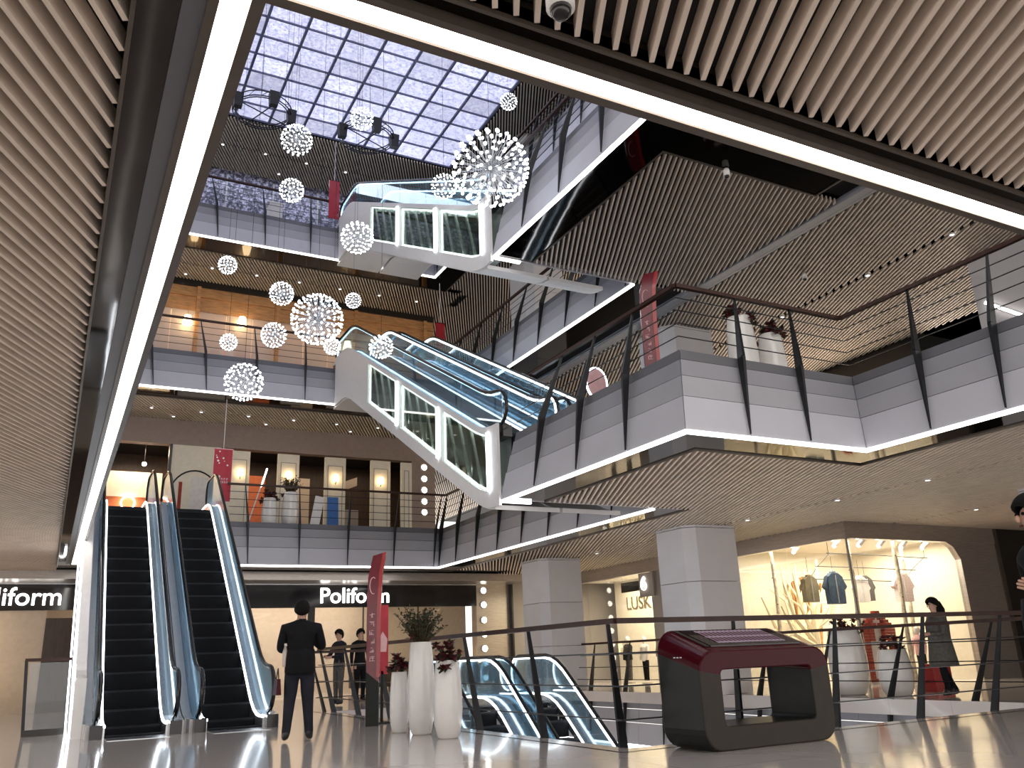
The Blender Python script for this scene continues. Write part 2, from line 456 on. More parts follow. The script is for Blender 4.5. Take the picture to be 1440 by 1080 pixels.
# balustrades in view
balustrade(LOOP, 0, FH, 'dark cable railing on the second storey edge opposite, above the black shop sign', (3.75/9.8, 1), group=None)
balustrade(LOOP, 1, FH, 'dark cable railing along the second storey side gallery behind the promontory')
balustrade(LOOP, 3, FH, 'dark cable railing on the second storey promontory beside the foot of the glowing escalators', ends=(False, False))
balustrade(LOOP, 4, FH, 'dark cable railing on the second storey promontory front with white vases behind', bay=1.1, ends=(False, False))
balustrade(LOOP, 5, FH, 'dark cable railing on the second storey gallery in front of the wide white pillar', bay=1.1, ends=(False, False))
balustrade(LOOP, 0, 2*FH, 'dark cable railing on the third storey edge before the orange wooden shop', (0, 6.6/9.8))
balustrade(LOOP, 1, 2*FH, 'dark cable railing along the third storey side gallery')
balustrade(LOOP, 3, 2*FH, 'dark cable railing on the third storey promontory beside the upper escalator foot', ends=(False, False))
balustrade(LOOP, 4, 2*FH, 'dark cable railing on the third storey promontory front', bay=1.1, ends=(False, False))
balustrade(LOOP4, 0, 3*FH, 'dark cable railing on the fourth storey edge before the glittering shop', (0, 6.6/9.8))
balustrade(LOOP4, 1, 3*FH, 'dark cable railing along the fourth storey side gallery under the skylight')
# ground floor: opening with slab on the left of travel (clockwise seen from above void)
GL = [(5.4, 18.6), (9.9, 18.6), (9.9, 23.5), (12.9, 23.5), (12.9, 7.8), (5.4, 7.8)]
g1 = struct('trim_4', (9, 13, 0), 'grey fascia panels round the ground floor opening')
for i in (3, 4, 5, 0): fascia(GL, i, 0, g1)
balustrade(GL, 5, 0, 'leaning cable railing beside the white planters and red totem', (0, 1), h=1.25, drop=.02, inset=.22, ncab=3, bay=1.9)
balustrade(GL, 4, 0, 'leaning cable railing behind the black kiosk', (0, 1), h=1.25, drop=.02, inset=.22, ncab=3, bay=1.5, ends=(True, False))
balustrade(GL, 3, 0, 'cable railing across the opening in front of the children clothes shop', (0, 1), h=1.2, inset=.5, ncab=3, bay=1.6)
balustrade(GL, 0, 0, 'short cable railing at the head of the descending escalators', (0, .3), h=1.2, inset=.4, ncab=3, bay=1.4)

# ------------------------------------------------------------------ slatted ceilings
ANG = math.radians(26.4); SP = .093
SD = Vector((math.sin(ANG), math.cos(ANG))); SN = Vector((math.cos(ANG), -math.sin(ANG)))
def slat_lines(x0, y0, x1, y1):
    cs = [SN.dot(Vector(p)) for p in ((x0, y0), (x1, y0), (x0, y1), (x1, y1))]
    q0, q1 = math.ceil(min(cs)/SP), math.floor(max(cs)/SP)
    for q in range(q0, q1+1):
        p = SN*(q*SP); t0, t1 = -1e9, 1e9
        for a, d, lo, hi in ((p.x, SD.x, x0, x1), (p.y, SD.y, y0, y1)):
            u, v = (lo-a)/d, (hi-a)/d; t0 = max(t0, min(u, v)); t1 = min(t1, max(u, v))
        if t1-t0 > .05: yield p+SD*t0, p+SD*t1
def slat_box(m, a, b, z, wd=.025, dp=.10):
    n = SN*wd/2
    return m.hexa([(a.x-n.x, a.y-n.y, z), (a.x+n.x, a.y+n.y, z), (b.x+n.x, b.y+n.y, z), (b.x-n.x, b.y-n.y, z),
                   (a.x-n.x, a.y-n.y, z+dp), (a.x+n.x, a.y+n.y, z+dp), (b.x+n.x, b.y+n.y, z+dp), (b.x-n.x, b.y-n.y, z+dp)])
def slats(parent, rects, z, single=False):
    if single:
        for r in rects:
            for a, b in slat_lines(*r): slat_box(MB(), a, b, z).build('ceiling_slat', 'slat', parent)
    else:
        m = MB()
        for r in rects:
            for a, b in slat_lines(*r): slat_box(m, a, b, z, .034, .06)
        m.build('ceiling_slats', 'slat', parent, kind='stuff')
def backing(parent, rects, z):
    m = MB()
    for x0, y0, x1, y1 in rects: m.box((x0, y0, z), (x1, y1, z+.04))
    m.build('ceiling_board', 'slat_back', parent)
z2, z3, z4 = FH-FB+.03, 2*FH-FB+.03, 3*FH-FB+.03
c2 = struct('ceiling', (0, 10, z2), 'beige slatted ceiling under the second storey')
near = [(-3.2, .3, .01, 26)]; near2 = [(1.0, .2, 7.2, 2.63)]
slats(c2, near, z2, True); slats(c2, near2, z2, True)
right2 = [(7.77, 9.07, 11.05, 13.3), (11.05, 2.2, 13.2, 24.8), (13.27, 2.2, 15.85, 26.8), (15.85, 2.2, 17.4, 13.65), (17.47, 2.2, 26, 13.65)]
back2 = []
slats(c2, right2+[(7.2, .2, 12, 2.63)], z2)
backing(c2, [(-9, -1, .01, 26), (.01, -1, 26, 2.63), (7.7, 9.0, 26, 13.35), (11.0, 2.2, 26, 26.9)], z2+.105)
c3 = struct('ceiling', (8, 14, z3), 'beige slatted ceiling under the third storey')
pen3 = [(7.77, 9.07, 11.6, 13.3)]
slats(c3, pen3, z3, True)
right3 = [(11.95, 2.2, 14.6, 24.8), (14.68, 2.2, 18.9, 45)]
back3 = [(-2, 25.15, 11.9, 26.2), (-2, 26.27, 11.6, 27.5), (11.6, 24.8, 14.6, 45)]
slats(c3, right3+back3, z3)
backing(c3, [(7.7, 9, 26, 13.35), (11, 2.2, 26, 45), (-9, 25.1, 11.6, 28)], z3+.105)
MB().box((11.62, 8.3, z3-.02), (11.8, 24.5, z3+.1)).box((11.84, 8.3, z3+.0), (11.92, 24.5, z3+.1)).build('ceiling_beam', 'fascia_b', c3)
c4 = struct('ceiling', (8, 20, z4), 'beige slatted ceiling under the fourth storey')
slats(c4, [(-2, 25.15, 11.9, 26.2), (-2, 26.27, 11.6, 27.5), (11.6, 24.8, 15, 45), (11.05, 3, 15, 24.8)], z4)
backing(c4, [(-9, 25.1, 11.6, 28), (11, 2.2, 20, 45)], z4+.105)
c5 = struct('ceiling', (8, 24, ZR), 'beige slatted ceiling beside the skylight')
slats(c5, [(-2, 24.35, 14, 25.9), (-2, 25.97, 14, 27.6), (11.0, 4, 13, 24.3)], ZR)
# recessed downlights
dl = MB().lathe([(.001, 0), (.04, 0), (.04, .02), (.001, .02)], n=12).mesh('downlight_lens')
dr = MB().lathe([(.041, .01), (.041, -.002), (.06, -.004), (.06, .03)], n=12, cap=False).mesh('downlight_ring')
def downlight(x, y, z, label, m='lamp_small'):
    t = thing('downlight', label, 'downlight', (x, y, z-.02), 'downlights in the slatted ceilings')
    a = obj('lens', dl.copy() if False else dl, m, t); b = obj('ring', dr, 'white', t)
for y in (5.5, 7.5, 9.5, 11.5, 14, 17, 20): downlight(13.235, y, z2, 'small recessed downlight in the soffit gap nearest the pillar by the promontory')
for y in (4, 6.5, 9, 11.5): downlight(17.435, y, z2, 'small recessed downlight in the slat ceiling over the side gallery')
for y in (5, 7, 9, 11, 13.5): downlight(14.64, y, z3, 'small recessed downlight in the third storey soffit strip')
for zz, nm in ((z3, 'second'), (z4, 'third'), (ZR, 'fourth')):
    for x in (2, 3.4, 4.8, 6.2, 7.6, 9, 10.4): downlight(x, 26.235 if zz < ZR else 25.935, zz, 'small recessed downlight in the slat ceiling before the %s storey shops' % nm)
    for x in (2.7, 5.5, 8.3): downlight(x, 27.0, zz, 'small recessed downlight close to the %s storey shop wall' % nm)

# ------------------------------------------------------------------ skylight
sk = struct('ceiling_skylight', (5.5, 14, ZR+.1), 'glowing pale blue skylight of square panels')
pm = MB().box((-.515, -.385, 0), (.515, .385, .03)).mesh('skylight_panel')
SX = [10.93-1.065*i for i in range(11)]; SYs = [24.3-.8*i for i in range(25)]
for i in range(10):
    for j in range(24):
        o = obj('skylight_panel', pm, 'sky_panel', sk)
        o.location = ((SX[i]+SX[i+1])/2-5.5, (SYs[j]+SYs[j+1])/2-14, .03)
mat('sky_frame', (.13, .14, .24), .5, noise=.1)
for x in SX: MB().box((x-.035, SYs[-1], ZR+.06), (x+.035, 24.3, ZR+.16)).build('skylight_bar', 'sky_frame', sk)
for y in SYs: MB().box((SX[-1], y-.02, ZR+.08), (10.93, y+.02, ZR+.15)).build('skylight_bar', 'sky_frame', sk)

# ------------------------------------------------------------------ columns
def column(x0, y0, x1, y1, zs, label):
    t = struct('wall_column', (x0, y0, 0), label)
    z0, z1 = zs
    z = z0
    while z < z1-.01:
        h = min(1.18, z1-z)
        c = .22
        MB().prism([(x0+c, y0), (x1, y0), (x1, y1), (x0, y1), (x0, y0+c)], z+.006, z+h-.006, 'z').build('cladding_panel', 'column', t)
        z += h
    MB().box((x0+.25, y0+.25, z0), (x1-.05, y1-.05, z1)).build('core', 'trim_dark', t)
for k in range(4):
    zz = (FH*k, FH*(k+1)-FB+.04 if k < 3 else ZR+.1)
    nm = ['ground floor', 'second storey', 'third storey', 'fourth storey'][k]
    column(12.3, 14.9, 13.65, 16.05, zz, 'white panelled pillar, %s, by the promontory' % nm)
    column(12.2, 21.3, 13.5, 22.5, zz, 'white panelled pillar, %s, at the far corner' % nm)
    if k < 2: column(16.0, 8.1, 17.6, 9.65, zz, 'wide white pillar, %s, of the side gallery' % nm)

# ------------------------------------------------------------------ escalators
def zpath(y1, z1, y2, z2, r=.45):
    s = (z2-z1)/(y2-y1)
    def ramp(y, c):
        u = y-c
        if u < -r: return 0
        if u > r: return u
        return (u+r)**2/(4*r)
    return lambda y: z1+s*(ramp(y, y1)-ramp(y, y2))
def ysamp(a, b, step=.25):
    n = max(2, int(round((b-a)/step))+1); return [a+(b-a)*i/(n-1) for i in range(n)]
def escalator(label, xc, y1, z1, y2, z2, half=.70, sw=.86, style='glass', ya=None, yb=None, group=None, outer=(1, 1), tread=.40):
    ya = ya if ya is not None else y1-1.0; yb = yb if yb is not None else y2+1.2
    zp = zpath(y1, z1, y2, z2)
    t = thing('escalator', label, 'escalator', (xc, y1, z1), group)
    # steps
    sm = MB().box((-sw/2, -tread/2, -.30), (sw/2, tread/2+.02, 0)).mesh('step')
    nm = MB().box((-sw/2+.01, -tread/2-.004, -.03), (sw/2-.01, -tread/2+.03, .003)).mesh('step_nose')
    y = y1-.7
    while y < y2+.7:
        s = obj('step', sm, 'step', t); s.location = (0, y-y1, zp(y)-z1)
        q = obj('nosing', nm, 'step_nose', s)
        y += tread
    # landing plates
    for a, b, zz in ((ya-.5, y1-.75, z1), (y2+.75, yb+.3, z2)):
        MB().box((xc-sw/2, a, zz-.08), (xc+sw/2, b, zz+.006)).build('landing_plate', 'steel', t)
    ys = ysamp(ya+.15, yb-.15)
    hi_off = .93; sk_d = .34 if style == 'glass' else .02
    for sd in (-1, 1):
        xi, xo, xg = xc+sd*sw/2, xc+sd*half, xc+sd*(sw/2+.13)
        x0, x1 = sorted((xi+sd*.004, xg+sd*.03)); MB().band(x0, x1, ys, lambda y: zp(y)-sk_d, lambda y: zp(y)+.16).build('skirt', 'steel', t)
        x0, x1 = sorted((xg+sd*.03, xo)); MB().band(x0, x1, ys, lambda y: zp(y)-(.34 if style == 'glass' else -.10), lambda y: zp(y)+.19).build('deck', 'white', t)
        # light line on the skirt
        x0, x1 = sorted((xi-sd*.004, xi+sd*.025)); MB().band(x0, x1, ys, lambda y: zp(y)+.15, lambda y: zp(y)+.185).build('skirt_light', 'led_cool', t)
        # glass panes
        n = 6; L = ys[-1]-ys[0]
        for p in range(n):
            a, b = ys[0]+L*p/n+.008, ys[0]+L*(p+1)/n-.008
            MB().band(xg-.006, xg+.006, ysamp(a, b, .2), lambda y: zp(y)+.16, lambda y: zp(y)+hi_off-.02).build('glass_pane', 'glass_blue' if style == 'glass' else 'glass_clear', t)
        # handrail with rounded ends
        top = [(xg, y, zp(y)+hi_off+.02) for y in ysamp(ya+.35, yb-.35, .25)]
        def endcap(yc, zc, s):
            return [(xg, yc+s*.36*math.sin(th), zc-.36+.36*math.cos(th)) for th in [math.pi*i/8 for i in range(1, 9)]]
        e0 = endcap(top[0][1], top[0][2], -1)[::-1]; e1 = endcap(top[-1][1], top[-1][2], 1)
        MB().tube(e0+top+e1, .036, 8).build('handrail', 'rubber' if style == 'glass' else 'rubber', t, smooth=True)
        lt = [(x-sd*.0, y, z-.05) for x, y, z in top]
        ee0 = [(x, y+.045, z) for x, y, z in e0]; ee1 = [(x, y-.045, z) for x, y, z in e1]
        if style == 'white': MB().tube([(a[0]-sd*.035, a[1], a[2]) for a in (ee0+lt+ee1)], .018 if style == 'glass' else .02, 6).build('handrail_light', 'led_cool', t)
        # newel bases
        for yc, zz in ((ya+.2, z1), (yb-.2, z2)):
            MB().box((xg-.09, yc-.22, zz-.02), (xg+.09, yc+.2, zz+.2)).build('newel_base', 'black_gloss', t)
    # outer casing
    cas = MB(); dpth = .95 if style == 'glass' else 1.28
    yc = ysamp(max(ya+.3, y1-.4), yb-.2)
    for sd in (-1, 1):
        if not outer[0 if sd < 0 else 1]: continue
        x0, x1 = sorted((xc+sd*(half-.01), xc+sd*(half+.03)))
        if style == 'glass':
            MB().band(x0, x1, yc, lambda y: max(zp(y)-dpth, z1-.02), lambda y: zp(y)+.2).build('side_cladding', 'white_gloss', t)
    if style == 'glass' and outer[0] == 2:
        xo = xc-half-.19
        MB().band(xo, xc-half-.035, yc, lambda y: max(zp(y)-.95, 0), lambda y: zp(y)+.88).build('side_panel', 'white_gloss', t)
        MB().band(xo-.05, xo-.02, yc, lambda y: zp(y)+.84, lambda y: zp(y)+.87).build('side_light', 'led_cool', t)
        MB().band(xo-.05, xo-.02, yc, lambda y: max(0, zp(y)-.7), lambda y: max(0.03, zp(y)-.67)).build('side_light', 'led_cool', t)
    if style == 'white':
        MB().band(xc-half+.02, xc+half-.02, ysamp(y1-.3, yb-.25), lambda y: zp(y)-dpth-.03, lambda y: zp(y)-dpth+.05).build('underside', 'white', t)
    else:
        MB().band(xc-half+.02, xc+half-.02, yc, lambda y: max(zp(y)-dpth, z1-.02), lambda y: max(zp(y)-dpth+.06, z1)).build('underside', 'white', t)
    return t, zp
def windowed_side(t, zp, x, y1, y2, wins):
    """white casing with three lit windows on the side towards the viewer (negative x)"""
    lo, hi, wl, wh = -1.28, .24, -.98, .12
    ys = ysamp(y1, y2, .2); x0, x1 = x-.05, x
    MB().band(x0, x1, ys, lambda y: zp(y)+lo, lambda y: zp(y)+wl).build('casing_rail', 'white', t)
    MB().band(x0, x1, ys, lambda y: zp(y)+wh, lambda y: zp(y)+hi).build('casing_rail', 'white', t)
    edges = [y1]+[v for q in wins for v in q]+[y2]
    for a, b in zip(edges[::2], edges[1::2]):
        MB().band(x0, x1, ysamp(a, b, .2), lambda y: zp(y)+wl, lambda y: zp(y)+wh).build('casing_post', 'white', t)
    for a, b in wins:
        p = MB().band(x0+.02, x0+.028, ysamp(a, b, .3), lambda y: zp(y)+wl, lambda y: zp(y)+wh).build('window_pane', 'glass_dark', t)
        ym = [a+.02, b-.02]
        P = lambda y, f: (x+.01, y, zp(y)+wl+(wh-wl)*f)
        MB().tube([(x0-.005, *q[1:]) for q in (P(a+.03, .0), P(a+.03, 1.0))], .05, 6).build('window_light', 'led_cool', p)
        MB().tube([P(a+.03, .03)]+[P(y, .03) for y in ysamp(a+.05, b-.03, .3)], .026, 6).build('window_light', 'led_cool', p)
        MB().tube([P(y, .97) for y in ysamp(a+.03, b-.03, .3)], .026, 6).build('window_light', 'led_cool', p)
        MB().tube([P(b-.03, .97), P(b-.03, .03)], .02, 6).build('window_light', 'led_cool', p)
        k = 0; y = a
        while y < b-.1:
            MB().beam((x+.06, y, zp(y)+wl), (x+.06, min(b, y+.5), zp(min(b, y+.5))+wh), .045, .045, (1, 0, 0)).build('truss_strut', 'white', t)
            if k % 2 == 0: MB().beam((x+.22, y+.2, zp(y)+wl), (x+.22, y+.2, zp(y+.2)+wh), .05, .05, (1, 0, 0)).build('truss_strut', 'steel', t)
            y += .55; k += 1
    MB().band(x+.24, x+.255, ysamp(y1, y2, .4), lambda y: zp(y)+lo+.1, lambda y: zp(y)+.05).build('truss_back', 'green_dark', t)

escalator('black stepped escalator with bright outer side beside the far left shop sign', 1.36, 15.9, 0, 22.5, FH, half=.70, ya=15.0, yb=23.9, outer=(2, 1), group='escalators from ground to second storey')
escalator('black stepped escalator nearest the standing man in the suit', 2.84, 15.9, 0, 22.5, FH, half=.70, ya=15.0, yb=23.9, group='escalators from ground to second storey')
WINS = [(13.75, 15.95), (16.12, 18.45), (18.62, 20.9)]
for k, nm in ((1, 'second to the third'), (2, 'third to the fourth')):
    t, zp = escalator('white cased escalator with three lit side windows, from the %s storey' % nm, 7.62, 14.0, FH*k, 22.9, FH*(k+1), half=.70, style='white', ya=13.35, yb=24.6)
    windowed_side(t, zp, 6.93, 13.42, 24.05, WINS)
    escalator('glowing escalator behind the one with lit side windows, from the %s storey' % nm, 9.02, 14.0, FH*k, 22.9, FH*(k+1), half=.68, style='white', ya=13.35, yb=24.6)
for xc, nm in ((7.6, 'beside the white planters'), (9.0, 'beside the far side gallery')):
    escalator('escalator going down to the basement, %s' % nm, xc, 10.2, -FH, 16.3, 0, half=.69, style='white', ya=9.2, yb=18.3, group='descending escalators')

# ------------------------------------------------------------------ ground floor shop at the back
def text(name, s, size, loc, rot, m, parent=None, depth=.02, align='CENTER', bold=0., sx=1.):
    cu = bpy.data.curves.new(name, 'FONT'); cu.body = s; cu.size = size; cu.extrude = depth; cu.align_x = align; cu.offset = bold
    to = bpy.data.objects.new(name, cu); COL.objects.link(to)
    dg = bpy.context.evaluated_depsgraph_get(); me = bpy.data.meshes.new_from_object(to.evaluated_get(dg))
    bpy.data.objects.remove(to)
    me.name = name; me.materials.clear(); me.materials.append(M[m])
    o = bpy.data.objects.new(name, me); COL.objects.link(o); o.scale = (sx, 1, 1)
    o.rotation_euler = rot
    if parent is not None:
        o.parent = parent; r = ROOT.get(parent, (0, 0, 0)); o.location = (loc[0]-r[0], loc[1]-r[1], loc[2]-r[2])
    else: o.location = loc
    return o
Wb = WALL_Y
wb = struct('wall_back', (6, Wb, 0), 'back wall of the ground floor with black sign band')
MB().box((-9, Wb-1.5, 3.38), (14.3, Wb+.3, 3.62)).build('header_panel', 'brushed', wb)
MB().box((-9, Wb-.12, 2.66), (13.02, Wb+.1, 3.36)).build('sign_band', 'black_gloss', wb)
MB().box((-9, Wb-.13, 3.36), (13.06, Wb+.1, 3.39)).build('trim_strip', 'steel', wb)
MB().box((13.02, Wb-.1, 0), (14.3, Wb+.3, 3.38)).build('end_panel', 'brushed', wb)
MB().box((14.3, Wb-.3, 0), (14.36, Wb+.3, 3.7)).build('corner_trim', 'trim_dark', wb)
MB().box((14.36, Wb, 0), (20, Wb+.3, 3.7)).build('end_panel', 'wall_grey', wb)
MB().box((-9, Wb+3.6, 0), (14.3, Wb+3.8, 3.4)).build('shop_rear_wall', 'wall_beige', wb)
MB().box((-9, Wb+.3, 3.4), (14.3, Wb+3.8, 3.45)).build('shop_ceiling', 'wall_cream', wb)
MB().box((-9, Wb-.05, 0), (-.08, Wb+.05, 2.66)).build('front_panel', 'wall_beige', wb)
MB().box((-.08, Wb-.08, 0), (.62, Wb+.05, 2.45)).build('door_panel', 'wood_dark', wb)
MB().box((.62, Wb-.08, 0), (1.1, Wb+.05, 2.66)).build('door_panel', 'wood_dark', wb)
wn = struct('window_1', (6, Wb, 0), 'glass front of the ground floor furniture shop')
xs = [1.1, 3.2, 5.3, 7.3, 9.0, 10.9, 13.02]
for a, b in zip(xs, xs[1:]): MB().box((a+.01, Wb-.01, .03), (b-.01, Wb+.01, 2.66)).build('pane', 'glass_shop', wn)
for x, wd in ((5.3, .05), (7.3, .22), (9.0, .03), (10.9, .03)): MB().box((x-wd/2, Wb-.04, 0), (x+wd/2, Wb+.04, 2.66)).build('mullion', 'trim_dark', wn)
t = thing('shop_sign', 'backlit white shop name on the black band right of the escalators', 'sign', (8.9, Wb-.13, 2.72))
text('lettering', 'Poliform', .68, (7.5, Wb-.15, 2.80), (math.pi/2, 0, 0), 'lettering', t, bold=.004, align='LEFT')
t = thing('shop_sign', 'backlit white shop name on the black band left of the escalators', 'sign', (-1.2, Wb-.13, 2.72))
text('lettering', 'Poliform', .68, (.27, Wb-.15, 2.80), (math.pi/2, 0, 0), 'lettering', t, bold=.004, align='RIGHT')
dm = MB().lathe([(.001, 0), (.10, 0), (.10, .05), (.001, .05)], n=16).mesh('lamp_disc')
rm = MB().lathe([(.102, .06), (.102, .0), (.125, 0), (.125, .05), (.102, .06)], n=16, cap=False).mesh('lamp_rim')
def wall_dot(x, y, z, label, group):
    t = thing('wall_lamp', label, 'lamp', (x, y, z), group); t.rotation_euler = (math.pi/2, 0, 0)
    obj('disc', dm, 'dot_light', t); obj('rim', rm, 'white', t)
for z in (3.18, 2.7, 2.19, 1.72, 1.25, .77, .31): wall_dot(13.28, Wb-.10, z, 'round white lamp in the vertical row at the end of the black sign', 'ground floor round lamps')
area('shop_light', (6, Wb+2, 3.3), 8, 140, (1, .88, .76), sy=2.5)
area('shop_light', (-3, Wb-1.2, 2.5), 2, 25, (1, .78, .55), (math.radians(60), 0, 0))
# furniture inside, seen through the glass
for x, wd, hh in ((2.4, 1.4, .8), (5.0, 1.6, .9), (9.9, 1.5, .75), (11.8, 1.2, .85)):
    t = thing('display_console', 'low display console with lamp inside the furniture shop', 'furniture', (x, Wb+1.6, 0), 'consoles in the furniture shop')
    MB().box((x-wd/2, Wb+1.3, .15), (x+wd/2, Wb+1.9, hh)).build('cabinet', 'wood_dark', t)
    for sx in (-1, 1): MB().box((x+sx*(wd/2-.1)-.03, Wb+1.4, 0), (x+sx*(wd/2-.1)+.03, Wb+1.8, .15)).build('leg', 'black', t)
    MB().lathe([(.06, hh), (.03, hh+.05), (.03, hh+.25), (.14, hh+.28), (.10, hh+.5), (.001, hh+.5)], (x, Wb+1.6, 0), 12).build('lamp', 'lamp_warm', t)
t = thing('console_lamp', 'dark desk and lamp by the beige wall under the left shop sign', 'furniture', (-1.7, 26.6, 0))
MB().box((-2.1, 26.3, .55), (-1.2, 26.8, .62)).build('top', 'wood_dark', t)
for x in (-2.05, -1.25): MB().box((x-.03, 26.35, 0), (x+.03, 26.75, .55)).build('leg', 'wood_dark', t)
MB().tube([(-1.3, 26.55, .62), (-1.3, 26.55, 1.3), (-1.32, 26.55, 1.6)], .015).build('stem', 'black', t)
MB().lathe([(.02, .62), (.13, .68), (.16, .8), (.1, .93), (.01, .98)], (-1.75, 26.55, 0), 14).build('shade', 'lamp_warm', t)
# glass side screen at the foot of the left escalator
t = thing('glass_screen', 'glass screen with dark rail at the foot of the left escalator', 'railing', (.35, 16.6, 0))
MB().box((-.2, 17.0, .06), (.40, 17.02, 1.15)).build('pane', 'glass', t)
MB().beam((-.28, 17.0, 1.2), (.42, 17.0, 1.2), .07, .05).build('handrail', 'handrail', t)
MB().box((-.2, 16.96, 0), (.40, 17.06, .1)).build('base', 'trim_dark', t)
MB().beam((-.18, 17.01, 0), (-.26, 17.01, 1.2), .05).build('post', 'post', t)

# ------------------------------------------------------------------ second storey back shops
z = FH
w2 = struct('wall_back', (6, Wb, z), 'second storey shop wall with white panels')
MB().box((-9, Wb-.05, 7.62), (11.55, Wb+.3, 8.42)).build('header', 'wall_brown', w2)
MB().box((-9, Wb-.02, z), (1.05, Wb+.3, 7.62)).build('side_wall', 'wall_grey', w2)
MB().box((2.72, Wb-.06, z), (2.80, Wb+.2, 7.62)).build('jamb', 'trim_dark', w2)
MB().box((2.80, Wb-.02, z), (4.25, Wb+.2, 7.62)).build('side_wall', 'wall_cream', w2)
MB().box((10.67, Wb-.04, z), (11.55, Wb+.3, 7.62)).build('end_wall', 'wall_brown', w2)
MB().box((-9, Wb+3, z), (11.5, Wb+3.2, 8.4)).build('rear_wall', 'wood_dark', w2)
MB().box((11.5, Wb, z), (11.55, Wb+3.2, 8.4)).build('return_wall', 'wall_grey', w2)
MB().box((-9, Wb+.3, 7.9), (11.5, Wb+3.2, 7.95)).build('shop_ceiling', 'black', w2)
for a, b in ((4.3, 5.15), (6.03, 6.73), (7.59, 8.3), (9.18, 9.88), (10.28, 10.67)):
    p = MB().box((a, Wb-.06, z), (b, Wb+.04, 7.55)).build('white_panel', 'wall_cream', w2)
    m = MB(); c = .1
    for (x0, z0, x1, z1) in ((a+c, 7.25, b-c, 7.27), (a+c, z+.2, a+c+.02, 7.27), (b-c-.02, z+.2, b-c, 7.27)): m.box((x0, Wb-.075, z0), (x1, Wb-.06, z1))
    m.build('moulding', 'wall_grey', p)
for x in (4.86, 6.39, 7.95, 9.52):
    t = thing('wall_sconce', 'warm glowing wall sconce on a white second storey panel', 'lamp', (x, Wb-.1, 6.72), 'sconces on the white panels')
    MB().lathe([(.001, 6.74), (.09, 6.74), (.06, 6.95), (.001, 6.95)], (x, Wb-.17, 0), 12).build('shade', 'lamp_warm', t)
    MB().beam((x, Wb-.06, 6.65), (x, Wb-.17, 6.72), .02).build('arm', 'black', t)
for zz in (7.42, 7.01, 6.61, 6.21, 5.83): wall_dot(11.12, Wb-.05, zz, 'round white lamp in the vertical row on the second storey brown wall', 'second storey round lamps')
# round mirror
t = thing('round_mirror', 'large round dark framed mirror on the cream second storey wall', 'mirror', (3.52, Wb-.05, 6.0))
MB().tube([(3.52+.72*math.cos(a), Wb-.05, 6.0+.82*math.sin(a)) for a in [math.pi*i/16 for i in range(32)]], .025, 6, True).build('frame', 'black', t)
pl = [(3.52+.71*math.cos(math.pi*i/16), 6.0+.81*math.sin(math.pi*i/16)) for i in range(32)]
MB().prism(pl, Wb-.045, Wb-.025, 'y').build('glass', 'wall_cream', t)
MB().box((3.42, Wb-.06, 5.2), (3.95, Wb-.046, 6.62)).build('reflected_door', 'cloth_white', t)
MB().box((3.06, Wb-.06, 5.45), (3.16, Wb-.046, 6.45)).build('reflected_shelf', 'brick_red', t)
# left shop: dark ceiling, orange counter, ring light
MB().box((1.05, Wb+1.5, 6.2), (2.72, Wb+1.6, 7.0)).build('white_bulkhead', 'wall_cream', w2)
MB().box((1.05, Wb+1.55, z), (2.72, Wb+1.65, 6.2)).build('orange_wall', 'orange', w2)
MB().box((1.05, Wb+1.49, 5.48), (2.72, Wb+1.54, 5.56)).build('counter_light', 'lamp_warm', w2)
t = thing('ring_light', 'small round bulb ring on the orange shop wall', 'lamp', (1.78, Wb+1.4, 6.0))
MB().tube([(1.78+.2*math.cos(a), Wb+1.45, 6.0+.2*math.sin(a)) for a in [math.pi*i/10 for i in range(20)]], .02, 5, True).build('ring', 'lamp_white', t)
MB().tube([(1.78, Wb+1.47, 5.8), (1.78, Wb+1.47, 5.56)], .012, 5).build('stem', 'black', t)
t = thing('spot_lamp', 'bright spot lamp under the dark ceiling of the orange shop', 'lamp', (2.1, Wb+.8, 7.1))
MB().ball((2.1, Wb+.8, 7.12), .07).build('bulb', 'lamp_white', t); MB().tube([(2.1, Wb+.8, 7.15), (2.1, Wb+.8, 7.9)], .01).build('stem', 'black', t)
# interiors behind the panels
MB().box((5.2, Wb+1.5, z), (5.98, Wb+1.6, 7.1)).build('interior_red', 'orange', w2)
MB().box((6.8, Wb+1.7, z), (7.55, Wb+1.8, 7.15)).build('interior_gold', 'wall_beige', w2)
MB().prism([(8.35, 6.6), (9.1, 6.9), (9.1, 7.2), (8.35, 6.9)], Wb+1.2, Wb+1.3, 'y').build('interior_beam', 'wall_beige', w2)
MB().box((8.4, Wb+1.0, z), (9.1, Wb+1.1, 6.0)).build('interior_counter', 'wall_grey', w2)
MB().box((9.95, Wb+.8, z), (10.02, Wb+.9, 7.4)).box((10.15, Wb+.8, z), (10.2, Wb+.9, 7.4)).build('interior_frame', 'steel', w2)
area('shop_light', (6, Wb+1.2, 7.8), 9, 45, (1, .75, .5), sy=1.5)
area('shop_light', (1.9, Wb+.9, 7.6), 1.2, 50, (1, .75, .5))
